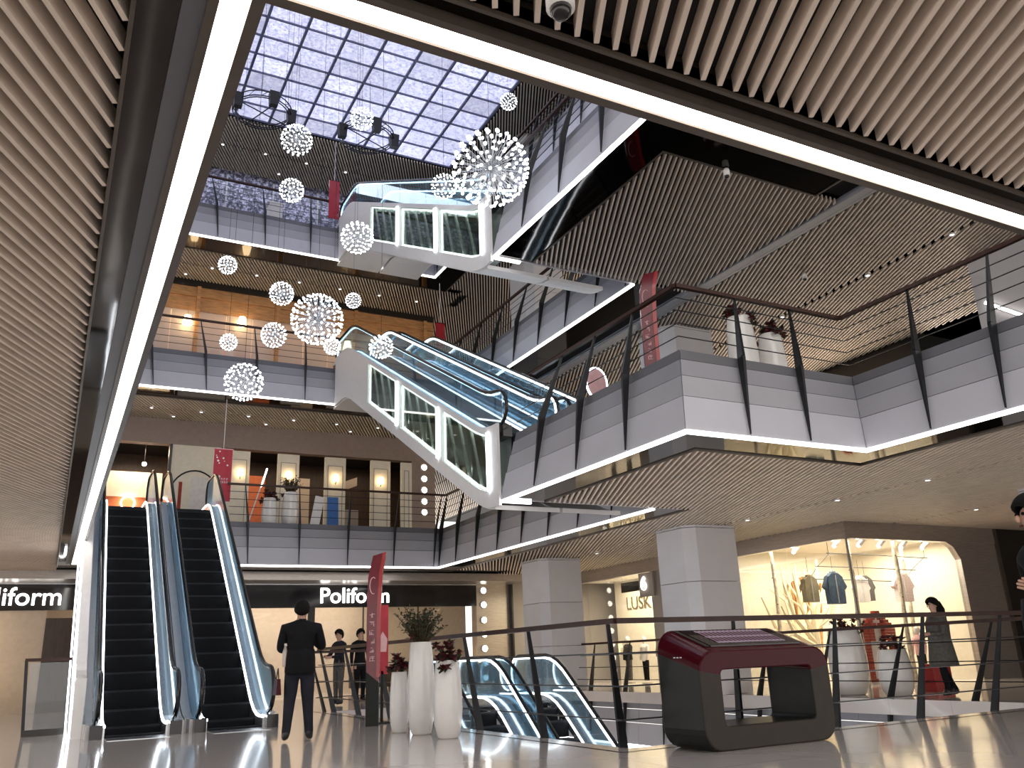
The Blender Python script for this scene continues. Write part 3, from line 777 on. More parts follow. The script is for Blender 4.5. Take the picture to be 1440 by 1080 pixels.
# banners
def hang_banner(label, x0, x1, z0, z1, y, m, marks=True, cord=None):
    t = thing('hanging_banner', label, 'banner', ((x0+x1)/2, y, z0))
    MB().box((x0, y-.012, z0), (x1, y+.012, z1)).build('cloth', m, t)
    MB().tube([(x0-.02, y, z1), (x1+.02, y, z1)], .018, 6).build('top_rod', 'pink' if marks else 'red_dark', t)
    if marks:
        MB().box((x0-.012, y-.02, z0), (x0, y+.02, z1)).box((x1, y-.02, z0), (x1+.012, y+.02, z1)).build('edge_strip', 'pink', t)
        d = MB(); rr = random.Random(3); xm = (x0+x1)/2; wd = x1-x0; hh = z1-z0
        for q in range(9):
            cx, cz = x0+wd*rr.uniform(.12, .88), z0+hh*rr.uniform(.45, .95); r = rr.uniform(.012, .035)
            d.prism([(cx+r*math.cos(a*math.pi/4), cz+r*math.sin(a*math.pi/4)) for a in range(8)], y-.016, y-.0125, 'y')
        d.build('printed_dots', 'print_white', t)
        d = MB()
        for r0, n, zz in ((.30, 5, z0+hh*.40), (.36, 6, z0+hh*.34)):
            for q in range(n):
                cx = xm+(q-(n-1)/2)*wd*.7/n; d.box((cx-.018, y-.016, zz), (cx-.01, y-.0125, zz+.06)).box((cx-.02, y-.016, zz+.05), (cx+.02, y-.0125, zz+.058)).box((cx+.008, y-.016, zz), (cx+.016, y-.0125, zz+.04))
        d.prism([(xm-.09, z0+hh*.12), (xm+.05, z0+hh*.12), (xm+.05, z0+hh*.16), (xm-.03, z0+hh*.26)], y-.016, y-.0125, 'y')
        d.box((xm-.06, y-.016, z0+hh*.05), (xm-.05, y-.0125, z0+hh*.11)).box((xm+.03, y-.016, z0+hh*.05), (xm+.04, y-.0125, z0+hh*.11)).box((xm-.06, y-.016, z0+hh*.05), (xm+.04, y-.0125, z0+hh*.058))
        d.build('printed_marks', 'print_white', t)
    if cord: MB().tube([((x0+x1)/2, y, z1), ((x0+x1)/2, y, cord)], .01, 5).build('cord', 'white', t)
hang_banner('red printed banner hanging before the second storey mirror wall', 3.64, 4.14, 5.42, 6.92, 24.75, 'banner_red', True, 8.4)
hang_banner('plain red banner hanging at the third storey escalator head', 10.33, 10.66, 10.75, 11.65, 24.35, 'red', False, 13.1)
hang_banner('plain red banner hanging at the fourth storey railing', 6.6, 6.95, 14.75, 16.15, 24.35, 'red', False, 17.6)

# ------------------------------------------------------------------ third and fourth storey shops
z = 2*FH
w3 = struct('wall_back', (6, Wb, z), 'third storey wooden shop front')
MB().box((-9, Wb-.1, 12.98), (11.55, Wb+.3, 13.25)).build('header', 'trim_dark', w3)
MB().box((-9, Wb-.04, 12.15), (11.55, Wb+.1, 12.98)).build('lintel', 'wood', w3)
MB().box((-9, Wb-.12, 12.62), (11.55, Wb-.02, 12.74)).build('rail', 'wood', w3)
for x in (.6, 3.2, 5.8, 8.55, 11.2): MB().box((x-.06, Wb-.14, z), (x+.06, Wb+.06, 12.98)).build('post', 'wood', w3)
wn3 = struct('window_2', (6, Wb, z), 'frosted panes of the third storey shop')
x = .7
while x < 11: MB().box((x, Wb-.01, z), (x+.84, Wb+.01, 12.14)).build('pane', 'glass_frost', wn3); x += .86
MB().box((-9, Wb+1.4, z), (11.5, Wb+1.5, 13.0)).build('rear_wall', 'wall_beige', w3)
MB().box((3.9, Wb+.9, z), (5.0, Wb+1.0, 11.2)).build('interior_panel', 'orange', w3)
area('shop_light', (6, Wb+.7, 12.9), 9, 120, (1, .74, .5), sy=.8)
for x, zz in ((2.9, 11.55), (4.6, 11.75), (8.2, 11.4), (9.5, 11.3)):
    t = thing('shop_lamp', 'glowing tapered lamp behind the frosted third storey panes', 'lamp', (x, Wb-.2, zz), 'third storey lamps')
    MB().lathe([(.16, zz), (.10, zz+.3), (.03, zz+.32)], (x, Wb-.25, 0), 12).build('shade', 'lamp_warm', t)
    MB().tube([(x, Wb-.25, zz+.3), (x, Wb-.25, 12.2), (x, Wb-.06, 12.3)], .01).build('stem', 'wood', t)
z = 3*FH
w4 = struct('wall_back', (6, Wb, z), 'fourth storey glittering shop front')
MB().box((-9, Wb-.04, z), (11.55, Wb+.3, 17.6)).build('front', 'glitter', w4)
x = .6
while x < 10: MB().box((x, Wb-.08, z), (x+.06, Wb-.04, 17.4)).build('mullion', 'fascia_b', w4); x += 1.6
for x, wd, hh in ((3.75, .3, .7), (5.3, .45, 1.1), (6.4, .5, .5)):
    t = thing('display_plinth', 'pale display plinth behind the fourth storey railing', 'plinth', (x, 26.4, z), 'fourth storey plinths')
    MB().box((x-wd/2, 26.2, z), (x+wd/2, 26.6, z+hh*1.4)).build('body', 'white', t); MB().box((x-wd/2-.03, 26.17, z+hh*1.4), (x+wd/2+.03, 26.63, z+hh*1.4+.04)).build('top', 'white_gloss', t)
area('shop_light', (5, 26.5, 17.5), 8, 60, (.8, .85, 1), sy=1)

# ------------------------------------------------------------------ children's clothes shop on the right
sx0, sy0 = 15.9, 13.75
ws = struct('wall_right', (sx0, sy0, 0), 'front of the brightly lit clothes shop')
MB().box((sx0-.085, sy0-.085, 3.22), (sx0+.1, 26.8, 3.75)).build('header', 'brushed', ws)
MB().box((sx0-.08, sy0-.08, 3.22), (21.2, sy0+.1, 3.75)).build('header', 'brushed', ws)
MB().prism([(19.75, 0), (21.2, 0), (21.2, 3.22), (19.3, 3.22), (19.55, 3.1), (19.75, 2.8)], sy0-.06, sy0+.1, 'y').build('end_panel', 'brushed', ws)
MB().box((21.2, sy0-.1, 0), (21.32, sy0+.1, 3.75)).build('corner_trim', 'trim_brown', ws)
MB().box((21.32, sy0-.05, 0), (26, sy0+.1, 3.75)).build('dark_panel', 'panel_dark', ws)
MB().box((24.5, sy0, 0), (24.7, 27, 3.7)).build('side_wall', 'wall_cream', ws)
MB().box((sx0, 17.6, 0), (20.5, 17.8, 3.6)).build('rear_wall', 'wall_cream', ws)
MB().box((sx0+.1, sy0+.1, 3.4), (24.5, 27, 3.45)).build('shop_ceiling', 'wall_cream', ws)
MB().box((20.3, sy0+.1, 0), (20.4, 17.8, 3.4)).build('partition', 'wall_cream', ws)
MB().box((18.2, 18, 0), (18.3, 26.5, 3.4)).build('display_back', 'wall_cream', ws)
MB().box((sx0-.02, 17.8, 0), (sx0+.1, 21.2, 3.22)).build('front_panel', 'wall_grey', ws)
for x, y in ((sx0, sy0),): MB().box((x-.02, y-.02, 0), (x+.02, y+.02, 3.22)).build('mullion', 'steel', ws)
smesh('wall_light_block', MB().box((26, -5, 0), (26.2, sy0, 3.7)), 'wall_brown', 'unseen brown wall added to keep stray light off the clothes shop')  # out of view, added to cut bright reflections in shop glass and dark panel
wr = struct('window_3', (sx0, sy0, 0), 'glass of the clothes shop')
for a, b in ((sx0+.03, 17.2), (17.22, 18.5), (18.52, 19.7)): MB().box((a, sy0-.005, .02), (b, sy0+.005, 3.2)).build('pane', 'glass_shop', wr)
for a, b in ((sy0+.03, 15.6), (15.62, 17.7), (21.25, 23.2), (23.22, 25.4)): MB().box((sx0-.005, a, .02), (sx0+.005, b, 3.2)).build('pane', 'glass_shop', wr)
area('shop_light', (18.0, 15.4, 3.3), 3.8, 190, (1, .90, .72), sy=2.5)
area('shop_light', (17.0, 22.2, 3.3), 1.8, 230, (1, .88, .68), sy=7)
# hanging rails of the window
t = thing('display_rail', 'thin dark display rails under the ceiling of the clothes shop', 'rail', (17.8, 14.6, 2.9))
for zz, y in ((2.98, 14.5), (2.72, 14.9), (2.45, 15.2)): MB().tube([(16.05, y, zz), (17.8, y, zz-.02), (19.6, y, zz-.06)], .012, 5).build('rail', 'black', t)
for x in (16.1, 19.5): MB().tube([(x, 14.5, 2.95), (x, 14.9, 2.7), (x, 15.2, 2.43)], .008, 4).tube([(x, 14.5, 2.95), (x, 14.5, 3.4)], .008, 4).build('hanger_rod', 'black', t)
for i, (x, y) in enumerate(((16.35, 16.6), (16.9, 14.6), (18.2, 14.35), (19.55, 15.2))):
    t = thing('birch_trunk', 'slim birch trunk standing in the clothes shop window', 'tree trunk', (x, y, 0), 'birch trunks in the shop window')
    MB().tube([(x, y, 0), (x-.02, y, 1.2), (x+.03, y, 2.3), (x, y, 3.38)], [.06, .052, .05, .045], 8).build('trunk', 'birch', t)
    m = MB()
    for q in range(9):
        zz = .3+q*.33; a = q*2.1; m.ball((x+.045*math.cos(a), y+.045*math.sin(a), zz), .022, 6, 4, (1, 1, .6))
    m.build('knots', 'black', t)
def clothing(label, x, y, z, m, wd=.42, hh=.62, hang=2.95, sleeves=True):
    t = thing('shirt', label, 'shirt', (x, y, z))
    h = wd/2
    body = [(-h*.8, 0), (h*.8, 0), (h*.86, hh*.62), (h*.78, hh*.86), (h*.3, hh), (-h*.3, hh), (-h*.78, hh*.86), (-h*.86, hh*.62)]
    MB().prism([(x+u, z+v) for u, v in body], y-.07, y+.07, 'y').build('body', m, t)
    for s in (-1, 1):
        if sleeves: MB().prism([(x+s*u, z+v) for u, v in ((h*.72, hh*.9), (h*1.2, hh*.55), (h*1.0, hh*.46), (h*.7, hh*.62))], y-.05, y+.05, 'y').build('sleeve', m, t)
    MB().lathe([(.09, 0), (.075, .06), (.06, .065), (.06, 0)], (x, y, z+hh-.03), 10).build('collar', m, t)
    MB().box((x-.012, y-.08, z+.02), (x+.012, y-.07, z+hh-.05)).build('placket', 'cloth_white', t)
    MB().tube([(x, y, z+hh), (x, y, hang)], .006, 4).build('hanger', 'black', t)
clothing('blue denim shirt hanging in the clothes shop window', 16.42, 14.75, 1.83, 'cloth_denim', .62, .72)
clothing('khaki camouflage shirt hanging beside the denim shirt', 15.98, 15.1, 1.9, 'cloth_khaki', .5, .6)
clothing('white shirt hanging among the birch trunks', 17.95, 15.3, 1.9, 'cloth_white', .5, .62)
clothing('pink plaid shirt hanging at the end of the shop window', 19.0, 14.9, 1.88, 'cloth_plaid', .66, .68)
clothing('grey shirt hanging behind the pink plaid shirt', 18.5, 15.6, 1.95, 'cloth_grey', .5, .6)
# branching cream trees and brown trunk
def cream_tree(label, x, y, s, seed, m='tree_cream', turn=False):
    T = (lambda v: Vector((v.y, v.x, v.z))) if turn else (lambda v: v)
    rr = random.Random(seed); t = thing('display_tree', label, 'decoration', (x, y, 0))
    MB().tube([(x, y, 0), (x+.02, y, .9*s)], [.09*s, .06*s], 8).build('trunk', m, t)
    for q in range(7):
        a = (q/6-.5)*2.3; L = rr.uniform(.7, 1.15)*s
        p0 = Vector((x, y, (.6+.05*q)*s)); p1 = p0+T(Vector((math.sin(a)*L*.5, rr.uniform(-.1, .1), math.cos(a)*L*.6))); p2 = p1+T(Vector((math.sin(a*.6)*L*.35, 0, math.cos(a*.6)*L*.6)))
        b = MB().tube([p0, p1, p2], [.05*s, .035*s, .015*s], 6).build('branch', m, t)
        for sg in (-1, 1):
            p3 = p1+T(Vector((math.sin(a+sg*.7)*L*.4, 0, math.cos(a+sg*.7)*L*.45))); MB().tube([p1, p3], [.025*s, .01*s], 5).build('twig', m, b)
cream_tree('cream cut-out tree with bare branches behind the shop corner', 17.6, 17.1, 1.55, 2)
cream_tree('cream cut-out tree between birch trunks', 16.9, 16.0, 1.45, 5)
cream_tree('cream cut-out tree in the window left of the pillar', 17.5, 22.6, 1.4, 8, turn=True)
t = thing('display_tree', 'brown wood strip tree against the clothes shop rear wall', 'decoration', (17.9, 17.4, 0))
for q in range(14):
    a = (q-6.5)*.05; MB().beam((18.3+a*.4, 17.45, 0), (18.3+a*1.8, 17.45, 2.75-.1*abs(q-6.5)*.3), .05, .08, (0, 1, 0)).build('strip', 'wood', t)
# red stepped brick fireplace
t = thing('toy_fireplace', 'stepped red brick arch display in the clothes shop', 'decoration', (17.3, 14.5, 0))
bx = MB().box((-.088, -.06, -.033), (.088, .06, .033)).mesh('brick')
for r in range(26):
    zz = .035+r*.07
    wdt = 6 if r < 18 else 6-(r-17)
    if wdt <= 0: break
    for c in range(wdt):
        xx = (c-(wdt-1)/2)*.182+(.0)
        if (xx/.30)**2+((zz-.5)/1.0)**2 < 1 and zz > .0: continue
        o = obj('brick', bx, 'brick_red', t); o.location = (xx+.35, .25, zz+.05)
MB().box((17.3, 14.85, 0), (18.0, 14.9, 1.5)).build('fire_back', 'cloth_white', t)
# mannequins by the left part of the shop
def mannequin(label, x, y, top, legs, s=1.):
    t = thing('mannequin', label, 'mannequin', (x, y, 0))
    MB().lathe([(.02, 0), (.16, 0), (.16, .02), (.02, .03)], (x, y, 0), 14).build('base', 'steel', t)
    for sg in (-1, 1): MB().tube([(x, y+sg*.07*s, .08), (x, y+sg*.08*s, .45*s), (x, y+sg*.07*s, .78*s)], [.05*s, .06*s, .08*s], 8).build('trouser_leg', legs, t)
    MB().lathe([(.10*s, .74*s), (.15*s, .80*s), (.13*s, 1.0*s), (.17*s, 1.22*s), (.13*s, 1.30*s), (.05*s, 1.33*s)], (x, y, 0), 12).build('torso', top, t)
    for sg in (-1, 1): MB().tube([(x, y+sg*.17*s, 1.26*s), (x-.03, y+sg*.22*s, 1.0*s), (x-.06, y+sg*.2*s, .78*s)], [.05*s, .045*s, .035*s], 6).build('sleeve', top, t)
    MB().ball((x, y, 1.47*s), .10*s, 10, 8, (1, .9, 1.25)).build('head', 'white_gloss', t, True); MB().tube([(x, y, 1.3*s), (x, y, 1.4*s)], .04*s, 8).build('neck', 'white_gloss', t)
mannequin('child mannequin in white top and black shorts', 16.7, 22.9, 'cloth_white', 'cloth_black', .88)
mannequin('child mannequin in grey jacket and black trousers', 16.7, 22.0, 'cloth_grey', 'cloth_black', 1.0)
mannequin('child mannequin in a long dark coat', 16.7, 23.8, 'cloth_black', 'cloth_grey', .9)
mannequin('small mannequin in pink skirt near the brick arch', 18.6, 14.4, 'pink', 'cloth_black', .8)
t = thing('gift_bag', 'red bag on the floor behind the walking woman', 'bag', (15.2, 11.6, 0))
MB().hexa([(15.0,11.4,0),(15.5,11.4,0),(15.5,11.7,0),(15.0,11.7,0),(14.98,11.42,.5),(15.52,11.42,.5),(15.52,11.68,.5),(14.98,11.68,.5)]).build('bag_body', 'red', t)
MB().tube([(15.1, 11.45, .5), (15.15, 11.45, .65), (15.35, 11.45, .65), (15.4, 11.45, .5)], .012).build('bag_handle', 'red', t)
# ceiling spots in the shop
for q, (x, y) in enumerate(((16.4, 14.4), (17.0, 14.2), (17.7, 14.2), (18.5, 14.2), (19.4, 14.3), (16.3, 15.6))):
    t = thing('track_spot', 'white track spotlight on the clothes shop ceiling', 'spotlight', (x, y, 3.3), 'clothes shop spotlights')
    MB().tube([(x, y, 3.4), (x, y, 3.3)], .02).build('stem', 'white', t)
    MB().tube([(x, y-.03, 3.3), (x-.08, y+.08, 3.16)], [.05, .06], 8).build('can', 'white', t)
    MB().ball((x-.085, y+.085, 3.15), .045).build('lens', 'lamp_white', t)
t = thing('shop_logo', 'round white glowing logo sign half hidden by the pillar', 'sign', (15.8, 21.5, 3.0))
text('logo_glyph', '6', .5, (15.72, 21.35, 2.72), (math.pi/2, 0, -math.pi/2), 'lettering', t, bold=.02)
MB().box((15.74, 20.9, 2.5), (15.79, 21.6, 3.2)).build('backplate', 'wall_grey', t)
t = thing('shop_lettering', 'pale cut-out letters hanging in the window left of the pillar', 'sign', (16.1, 22.3, 2.2))
text('lettering', 'LUSK', .55, (16.1, 22.2, 2.2), (math.pi/2, 0, -math.pi/2), 'tree_cream', t, bold=.01)
MB().box((16.12, 21.3, 2.75), (16.16, 23.1, 3.05)).build('dark_band', 'black', t)

# upper gallery walls on the right (second and third storey)
for k in (1, 2, 3):
    z0 = FH*k; w_ = struct('wall_right', (19, 12, z0), 'gallery wall on the right, '+NAME[k])
    MB().box((18.95, 13.3, z0), (19.2, 30, z0+3.62)).build('wall_panel', 'wall_grey', w_)
    MB().box((18.95, 13.2, z0), (26, 13.4, z0+3.62)).build('wall_panel', 'wall_cream', w_)
    MB().box((18.85, 13.1, z0+3.05), (26, 13.2, z0+3.66)).build('header', 'trim_dark', w_)
    MB().box((18.85, 13.1, z0+3.05), (18.95, 30, z0+3.66)).build('header', 'trim_dark', w_)
    MB().box((18.9, 13.15, z0+2.85), (24, 13.2, z0+3.0)).build('light_cove', 'lamp_white', w_) if k == 1 else None
emis('fill_glow', (1, .86, .70), 2.2)  # glow for panels added on the gallery walls to brighten the soffits
for k in (1, 2):
    z0 = FH*k; wl_ = struct('window_%d' % (3+k), (18.9, 14, z0), 'glowing panels added to brighten the right gallery, '+NAME[k])
    y = 13.7
    while y < 26: MB().box((18.90, y, z0+.3), (18.94, y+1.7, z0+2.9)).build('pane', 'fill_glow', wl_); y += 1.8
    x = 19.3
    while x < 25: MB().box((x, 13.12, z0+.3), (x+1.7, 13.18, z0+2.9)).build('pane', 'fill_glow', wl_); x += 1.8
t = thing('wall_light_line', 'slanting light line on the white pillar of the side gallery', 'lamp', (15.97, 8.9, 6.6))
MB().beam((15.97, 9.45, 7.35), (15.97, 8.15, 6.3), .02, .05).build('tube', 'lamp_white', t)
MB().beam((15.985, 9.45, 7.35), (15.985, 8.15, 6.3), .02, .07).build('housing', 'white', t)

# ------------------------------------------------------------------ globe pendants
def globe_proto(nd, br):
    dirs = ico_dirs(nd); s = MB(); b = MB()
    for d in dirs: s.tube([d*.05, d*.93], .006, 3, cap=False)
    for d in dirs: b.ball(d*.96, br, 5, 4)
    s.ball((0, 0, 0), .09, 8, 6)
    return s.mesh('spokes'), b.mesh('bulbs')
G1 = globe_proto(120, .052); G2 = globe_proto(190, .042); G3 = globe_proto(90, .062)
globes = [(5.69,11.0,8.70,.652,'largest sparkling globe pendant by the third storey promontory',2),(3.91,15,7.23,.50,'second largest sparkling globe pendant before the orange wooden shop',2),
 (2.45,14,5.49,.322,'sparkling globe pendant before the third storey grey fascia',1),(4.98,16,9.67,.353,'sparkling globe pendant at the head of the upper escalator',1),
 (3.82,17,12.40,.359,'sparkling globe pendant below a ring truss, over the fourth storey slats',1),(3.98,18,11.67,.287,'sparkling globe pendant before the fourth storey railing',3),
 (3.54,16.5,8.316,.251,'sparkling globe pendant above left of the second largest globe',1),(3.32,16,7.18,.253,'sparkling globe pendant beside the second largest globe',1),
 (2.65,18,9.47,.205,'small sparkling globe pendant under the fourth storey light line',3),(5.23,17,8.64,.175,'small sparkling globe pendant right of the second largest globe',3),
 (2.626,17,7.286,.175,'small sparkling globe pendant before the wooden shop railing',3),(4.36,15.5,6.91,.169,'small sparkling globe pendant touching the second largest globe',3),
 (4.85,14,6.45,.222,'sparkling globe pendant before the head of the lower escalator',3),(5.67,18,14.15,.290,'sparkling globe pendant over the ring truss before the skylight',3),
 (9.41,17,15.14,.229,'small sparkling globe pendant at the skylight corner',3),(6.6,15,10.77,.281,'sparkling globe pendant beside the largest globe',3)]
for x, y, z, r, lab, g in globes:
    t = thing('globe_pendant', lab, 'pendant lamp', (x, y, z), 'sparkling globe pendants')
    sp, bu = (G1, G2, G3)[g-1]
    a = obj('spokes', sp, 'steel', t); a.scale = (r, r, r); a.rotation_euler = (x, y, z)
    b = obj('bulbs', bu, 'bulb', t); b.scale = (r, r, r); b.rotation_euler = (x, y, z); b['kind'] = 'stuff'
    MB().tube([(x, y, z+r*.1), (x, y, ZR+.08)], .0035, 4).build('wire', 'cable', t)

# ring trusses with loudspeakers
def ring_truss(label, cx, cy, cz, r, spk):
    t = thing('ring_truss', label, 'truss', (cx, cy, cz))
    C = lambda rr, zz, n=28: [(cx+rr*math.cos(2*math.pi*i/n), cy+rr*math.sin(2*math.pi*i/n), cz+zz) for i in range(n)]
    for rr, zz in ((r, 0), (r*.9, .0), (r, .16)): MB().tube(C(rr, zz), .018, 5, True).build('ring_tube', 'cable', t)
    for i in range(14):
        a = 2*math.pi*i/14; b = 2*math.pi*(i+.5)/14
        MB().tube([(cx+r*math.cos(a), cy+r*math.sin(a), cz), (cx+r*math.cos(b), cy+r*math.sin(b), cz+.16)], .01, 4).build('brace', 'cable', t)
    for a in (.4, .4+math.pi/2): MB().tube([(cx+r*math.cos(a), cy+r*math.sin(a), cz), (cx-r*math.cos(a), cy-r*math.sin(a), cz)], .018, 5).build('cross_tube', 'cable', t)
    for a in (.3, 2.4, 4.5): MB().tube([(cx+r*math.cos(a), cy+r*math.sin(a), cz+.1), (cx+r*math.cos(a), cy+r*math.sin(a), ZR+.08)], .006, 4).build('wire', 'cable', t)
    for a in spk:
        x, y = cx+r*math.cos(a), cy+r*math.sin(a)
        s = thing('loudspeaker', 'small black loudspeaker on the '+label.split(' below')[0]+label.split('skylight')[1].replace(',', ''), 'loudspeaker', (x, y, cz), 'loudspeakers on the ring trusses')
        MB().hexa([(x-.11,y-.11,cz-.26),(x+.11,y-.11,cz-.26),(x+.11,y+.08,cz-.26),(x-.11,y+.08,cz-.26),(x-.13,y-.14,cz+.16),(x+.13,y-.14,cz+.16),(x+.13,y+.12,cz+.16),(x-.13,y+.12,cz+.16)]).build('cabinet', 'black', s)
        MB().beam((x, y, cz+.14), (x, y, cz+.24), .05).build('bracket', 'cable', s)
ring_truss('steel ring truss below the skylight, over the railing of the fourth storey', 3.85, 21.7, 16.2, .82, (3.6, -.2, 4.9))
ring_truss('steel ring truss below the skylight beside the small globe', 7.0, 21.7, 16.2, .82, (3.3, -.3, 4.75))

# ------------------------------------------------------------------ dome cameras
def dome(label, x, y, z, s=1.):
    t = thing('dome_camera', label, 'camera', (x, y, z))
    MB().lathe([(.001, .0), (.06*s, .0), (.062*s, .10*s), (.05*s, .14*s), (.001, .14*s)], (x, y, z), 18).build('housing', 'white_gloss', t, True)
    MB().lathe([(.001, -.05*s), (.025*s, -.045*s), (.042*s, -.025*s), (.047*s, .004*s), (.001, .004*s)], (x, y, z), 18).build('dome', 'black_gloss', t, True)
    MB().tube([(x, y, z+.12*s), (x, y, z+.2*s)], .03*s, 10).build('mount', 'white', t)
dome('white security dome camera on the slats overhead', 1.58, 2.38, z2-.14, 1.0)
dome('white security dome camera in the right part of the third storey soffit', 13.3, 11.5, z3-.12, .9)
dome('white security dome camera under the third storey promontory', 9.0, 9.02, z3-.12, .9)

# ------------------------------------------------------------------ totems, planters, kiosk
def totem(label, x, y, z, h, s=1., rot=0):
    t = thing('totem_sign', label, 'sign', (x, y, z), rotz=rot)
    def pr(pts, y0, y1): return MB().prism(pts, y0, y1, 'y')
    w_ = .10*s
    pr([(-w_, 0), (w_, 0), (w_, h*.24), (-w_, h*.30)], -.05, .05).build('base', 'kiosk_grey', t, local=True)
    L = [(-w_, h*.30), (-w_*1.0, h*.62), (-w_*.85, h*.85), (-w_*.1, h*.98)]
    R = [(w_*1.9, h*1.0), (w_*1.25, h*.88), (w_*1.0, h*.66), (w_, h*.24)]
    pr(L+R, -.035, .035).build('blade', 'totem_red', t, local=True)
    d = MB()
    rq = random.Random(5)
    for q in range(6):
        zz = h*(.36+.05*q); x_ = -w_*.55
        for u in range(3):
            a = zz+rq.uniform(0, .07); d.box((x_+rq.uniform(0, .03), -.042, a), (x_+.03+rq.uniform(.02, .06), -.036, a+.008))
        for u in range(2):
            a = x_+rq.uniform(0, .08); d.box((a, -.042, zz), (a+.008, -.036, zz+rq.uniform(.04, .085)))
    d.build('printed_marks', 'pink', t, local=True, kind='stuff')
    d = MB(); cx, cz, r = -.0, h*.80, w_*.7
    d.tube([(cx+r*.8*math.cos(a*.5), -.04, cz+r*1.9*math.sin(a*.5)) for a in range(2, 11)], .008, 4); d.build('printed_curve', 'pink', t, local=True)
    pr([(w_*.62, h*.27), (w_*1.12, h*.27), (w_*1.2, h*.66), (w_*1.45, h*.87), (w_*2.05, h*1.0), (w_*1.5, h*.995), (w_*.9, h*.87), (w_*.62, h*.66)], -.05, .05).build('edge_strip', 'red', t, local=True)
    return t
totem('tall red curved totem sign on the ground floor before the furniture shop', 4.62, 13.6, 0, 2.66, rot=-.45)
totem('tall red curved totem sign on the second storey promontory', 8.75, 11.1, FH, 2.6, 1.25, rot=-.5)
t = thing('stand_banner', 'small red poster stand behind the red totem', 'sign', (4.93, 14.0, 0))
MB().box((4.80, 14.0, .75), (5.02, 14.03, 1.85)).build('poster', 'banner_red', t)
MB().box((4.90, 14.0, 0), (4.94, 14.04, .8)).box((4.80, 13.9, 0), (5.02, 14.14, .02)).build('stand', 'kiosk_grey', t)
MB().prism([(4.85, 1.1), (4.98, 1.1), (5.0, 1.3), (4.92, 1.42), (4.85, 1.3)], 13.985, 13.998, 'y').build('printed_shape', 'pink', t)

def flowerhead(m, c, r, rr):
    for q in range(7):
        a = q*2*math.pi/7; e = rr.uniform(.1, .7)
        d = Vector((math.cos(a)*math.cos(e), math.sin(a)*math.cos(e), math.sin(e)))
        s = d.cross(Vector((0, 0, 1))).normalized()*r*.42; p = Vector(c)
        m.quad(p, p+d*r*.6+s, p+d*r*1.1, p+d*r*.6-s)
    m.ball(c, r*.4, 6, 4)
def vase(label, x, y, z, h, r, plant, seed, group=None):
    t = thing('tall_planter', label, 'planter', (x, y, z), group); rr = random.Random(seed)
    prof = [(r*.62, 0), (r*.74, .02*h), (r*.92, .16*h), (r*1.0, .36*h), (r*.98, .6*h), (r*.88, .85*h), (r*.80, .985*h), (r*.78, h), (r*.70, h), (r*.70, h*.93), (.001, h*.92)]
    MB().lathe(prof, (x, y, z), 28).build('vase', 'white_gloss', t, True)
    if plant == 'twig':
        m = MB(); lf = MB()
        for q in range(90):
            a = rr.uniform(0, 6.28); s_ = rr.uniform(.15, .95); L = rr.uniform(.22, .50)
            p0 = Vector((x+.05*math.cos(a), y+.05*math.sin(a), z+h-.05)); p1 = p0+Vector((math.cos(a)*s_*.16, math.sin(a)*s_*.16, L*.6)); p2 = p1+Vector((math.cos(a)*s_*.17, math.sin(a)*s_*.17, L*.45))
            m.tube([p0, p1, p2], [.006, .004, .002], 4)
            for k in range(12):
                f = rr.uniform(.25, 1); b_ = p0.lerp(p1, min(1, f*2)) if f < .5 else p1.lerp(p2, f*2-1)
                d = Vector((rr.uniform(-1, 1), rr.uniform(-1, 1), rr.uniform(-.2, 1))).normalized()*.05; s2 = d.cross(Vector((.3, .2, 1))).normalized()*.017
                lf.quad(b_, b_+d*.5+s2, b_+d, b_+d*.5-s2)
        m.build('twigs', 'twig', t, kind='stuff'); lf.build('leaves', 'leaf', t, kind='stuff')
    n = {'twig': 5, 'flower': 20, 'both': 22}[plant]
    lf = MB()
    for q in range(n):
        a = rr.uniform(0, 6.28); d = rr.uniform(.02, r*1.15)
        c = (x+d*math.cos(a), y+d*math.sin(a), z+h+rr.uniform(.0, .22)-(.12 if d > r*.9 else 0))
        m = MB(); flowerhead(m, c, rr.uniform(.06, .095), rr); m.build('flower', 'petal', t)
        for k in range(7):
            dd = Vector((rr.uniform(-1, 1), rr.uniform(-1, 1), rr.uniform(-.6, .6))).normalized()*rr.uniform(.07, .12); s2 = dd.cross(Vector((.1, .2, 1))).normalized()*.03
            p = Vector(c); lf.quad(p, p+dd*.5+s2, p+dd, p+dd*.5-s2)
    lf.build('foliage', 'leaf', t, kind='stuff')
    return t
vase('shortest tall white planter with dark red flowers, next to the red totem', 4.47, 12.0, 0, .80, .135, 'flower', 1)
vase('tallest white planter with leafy twigs, middle of the three', 4.56, 11.4, 0, 1.18, .185, 'twig', 2)
vase('round bellied white planter with dark red flowers drooping over its rim', 4.58, 10.55, 0, .93, .185, 'flower', 3)
vase('tall white planter with dark twigs beside the second storey ladder rail', 5.95, 25.2, FH, 1.05, .24, 'twig', 4)
vase('white planter with red flowers beside the second storey shop panels', 5.35, 25.2, FH, .85, .22, 'flower', 5)
vase('tall white planter with red flowers on the second storey promontory', 10.35, 10.55, FH, 1.75, .27, 'flower', 6)
vase('shorter white planter with red flowers on the second storey promontory', 11.0, 10.5, FH, 1.5, .25, 'flower', 7)
vase('large white planter with bushy dark flowers across the opening', 13.75, 12.3, 0, 1.2, .36, 'both', 8)
vase('squat large white planter with red flowers across the opening', 13.75, 11.25, 0, .80, .30, 'flower', 9)
t = thing('light_pole', 'slim leaning lit pole beside the second storey planters', 'pole', (4.95, 25.3, FH))
MB().tube([(4.75, 25.3, FH), (5.25, 25.3, FH+1.75)], .02).build('pole', 'white_gloss', t); MB().tube([(5.1, 25.28, FH+1.2), (5.25, 25.28, FH+1.75)], .022).build('tip', 'lamp_white', t)
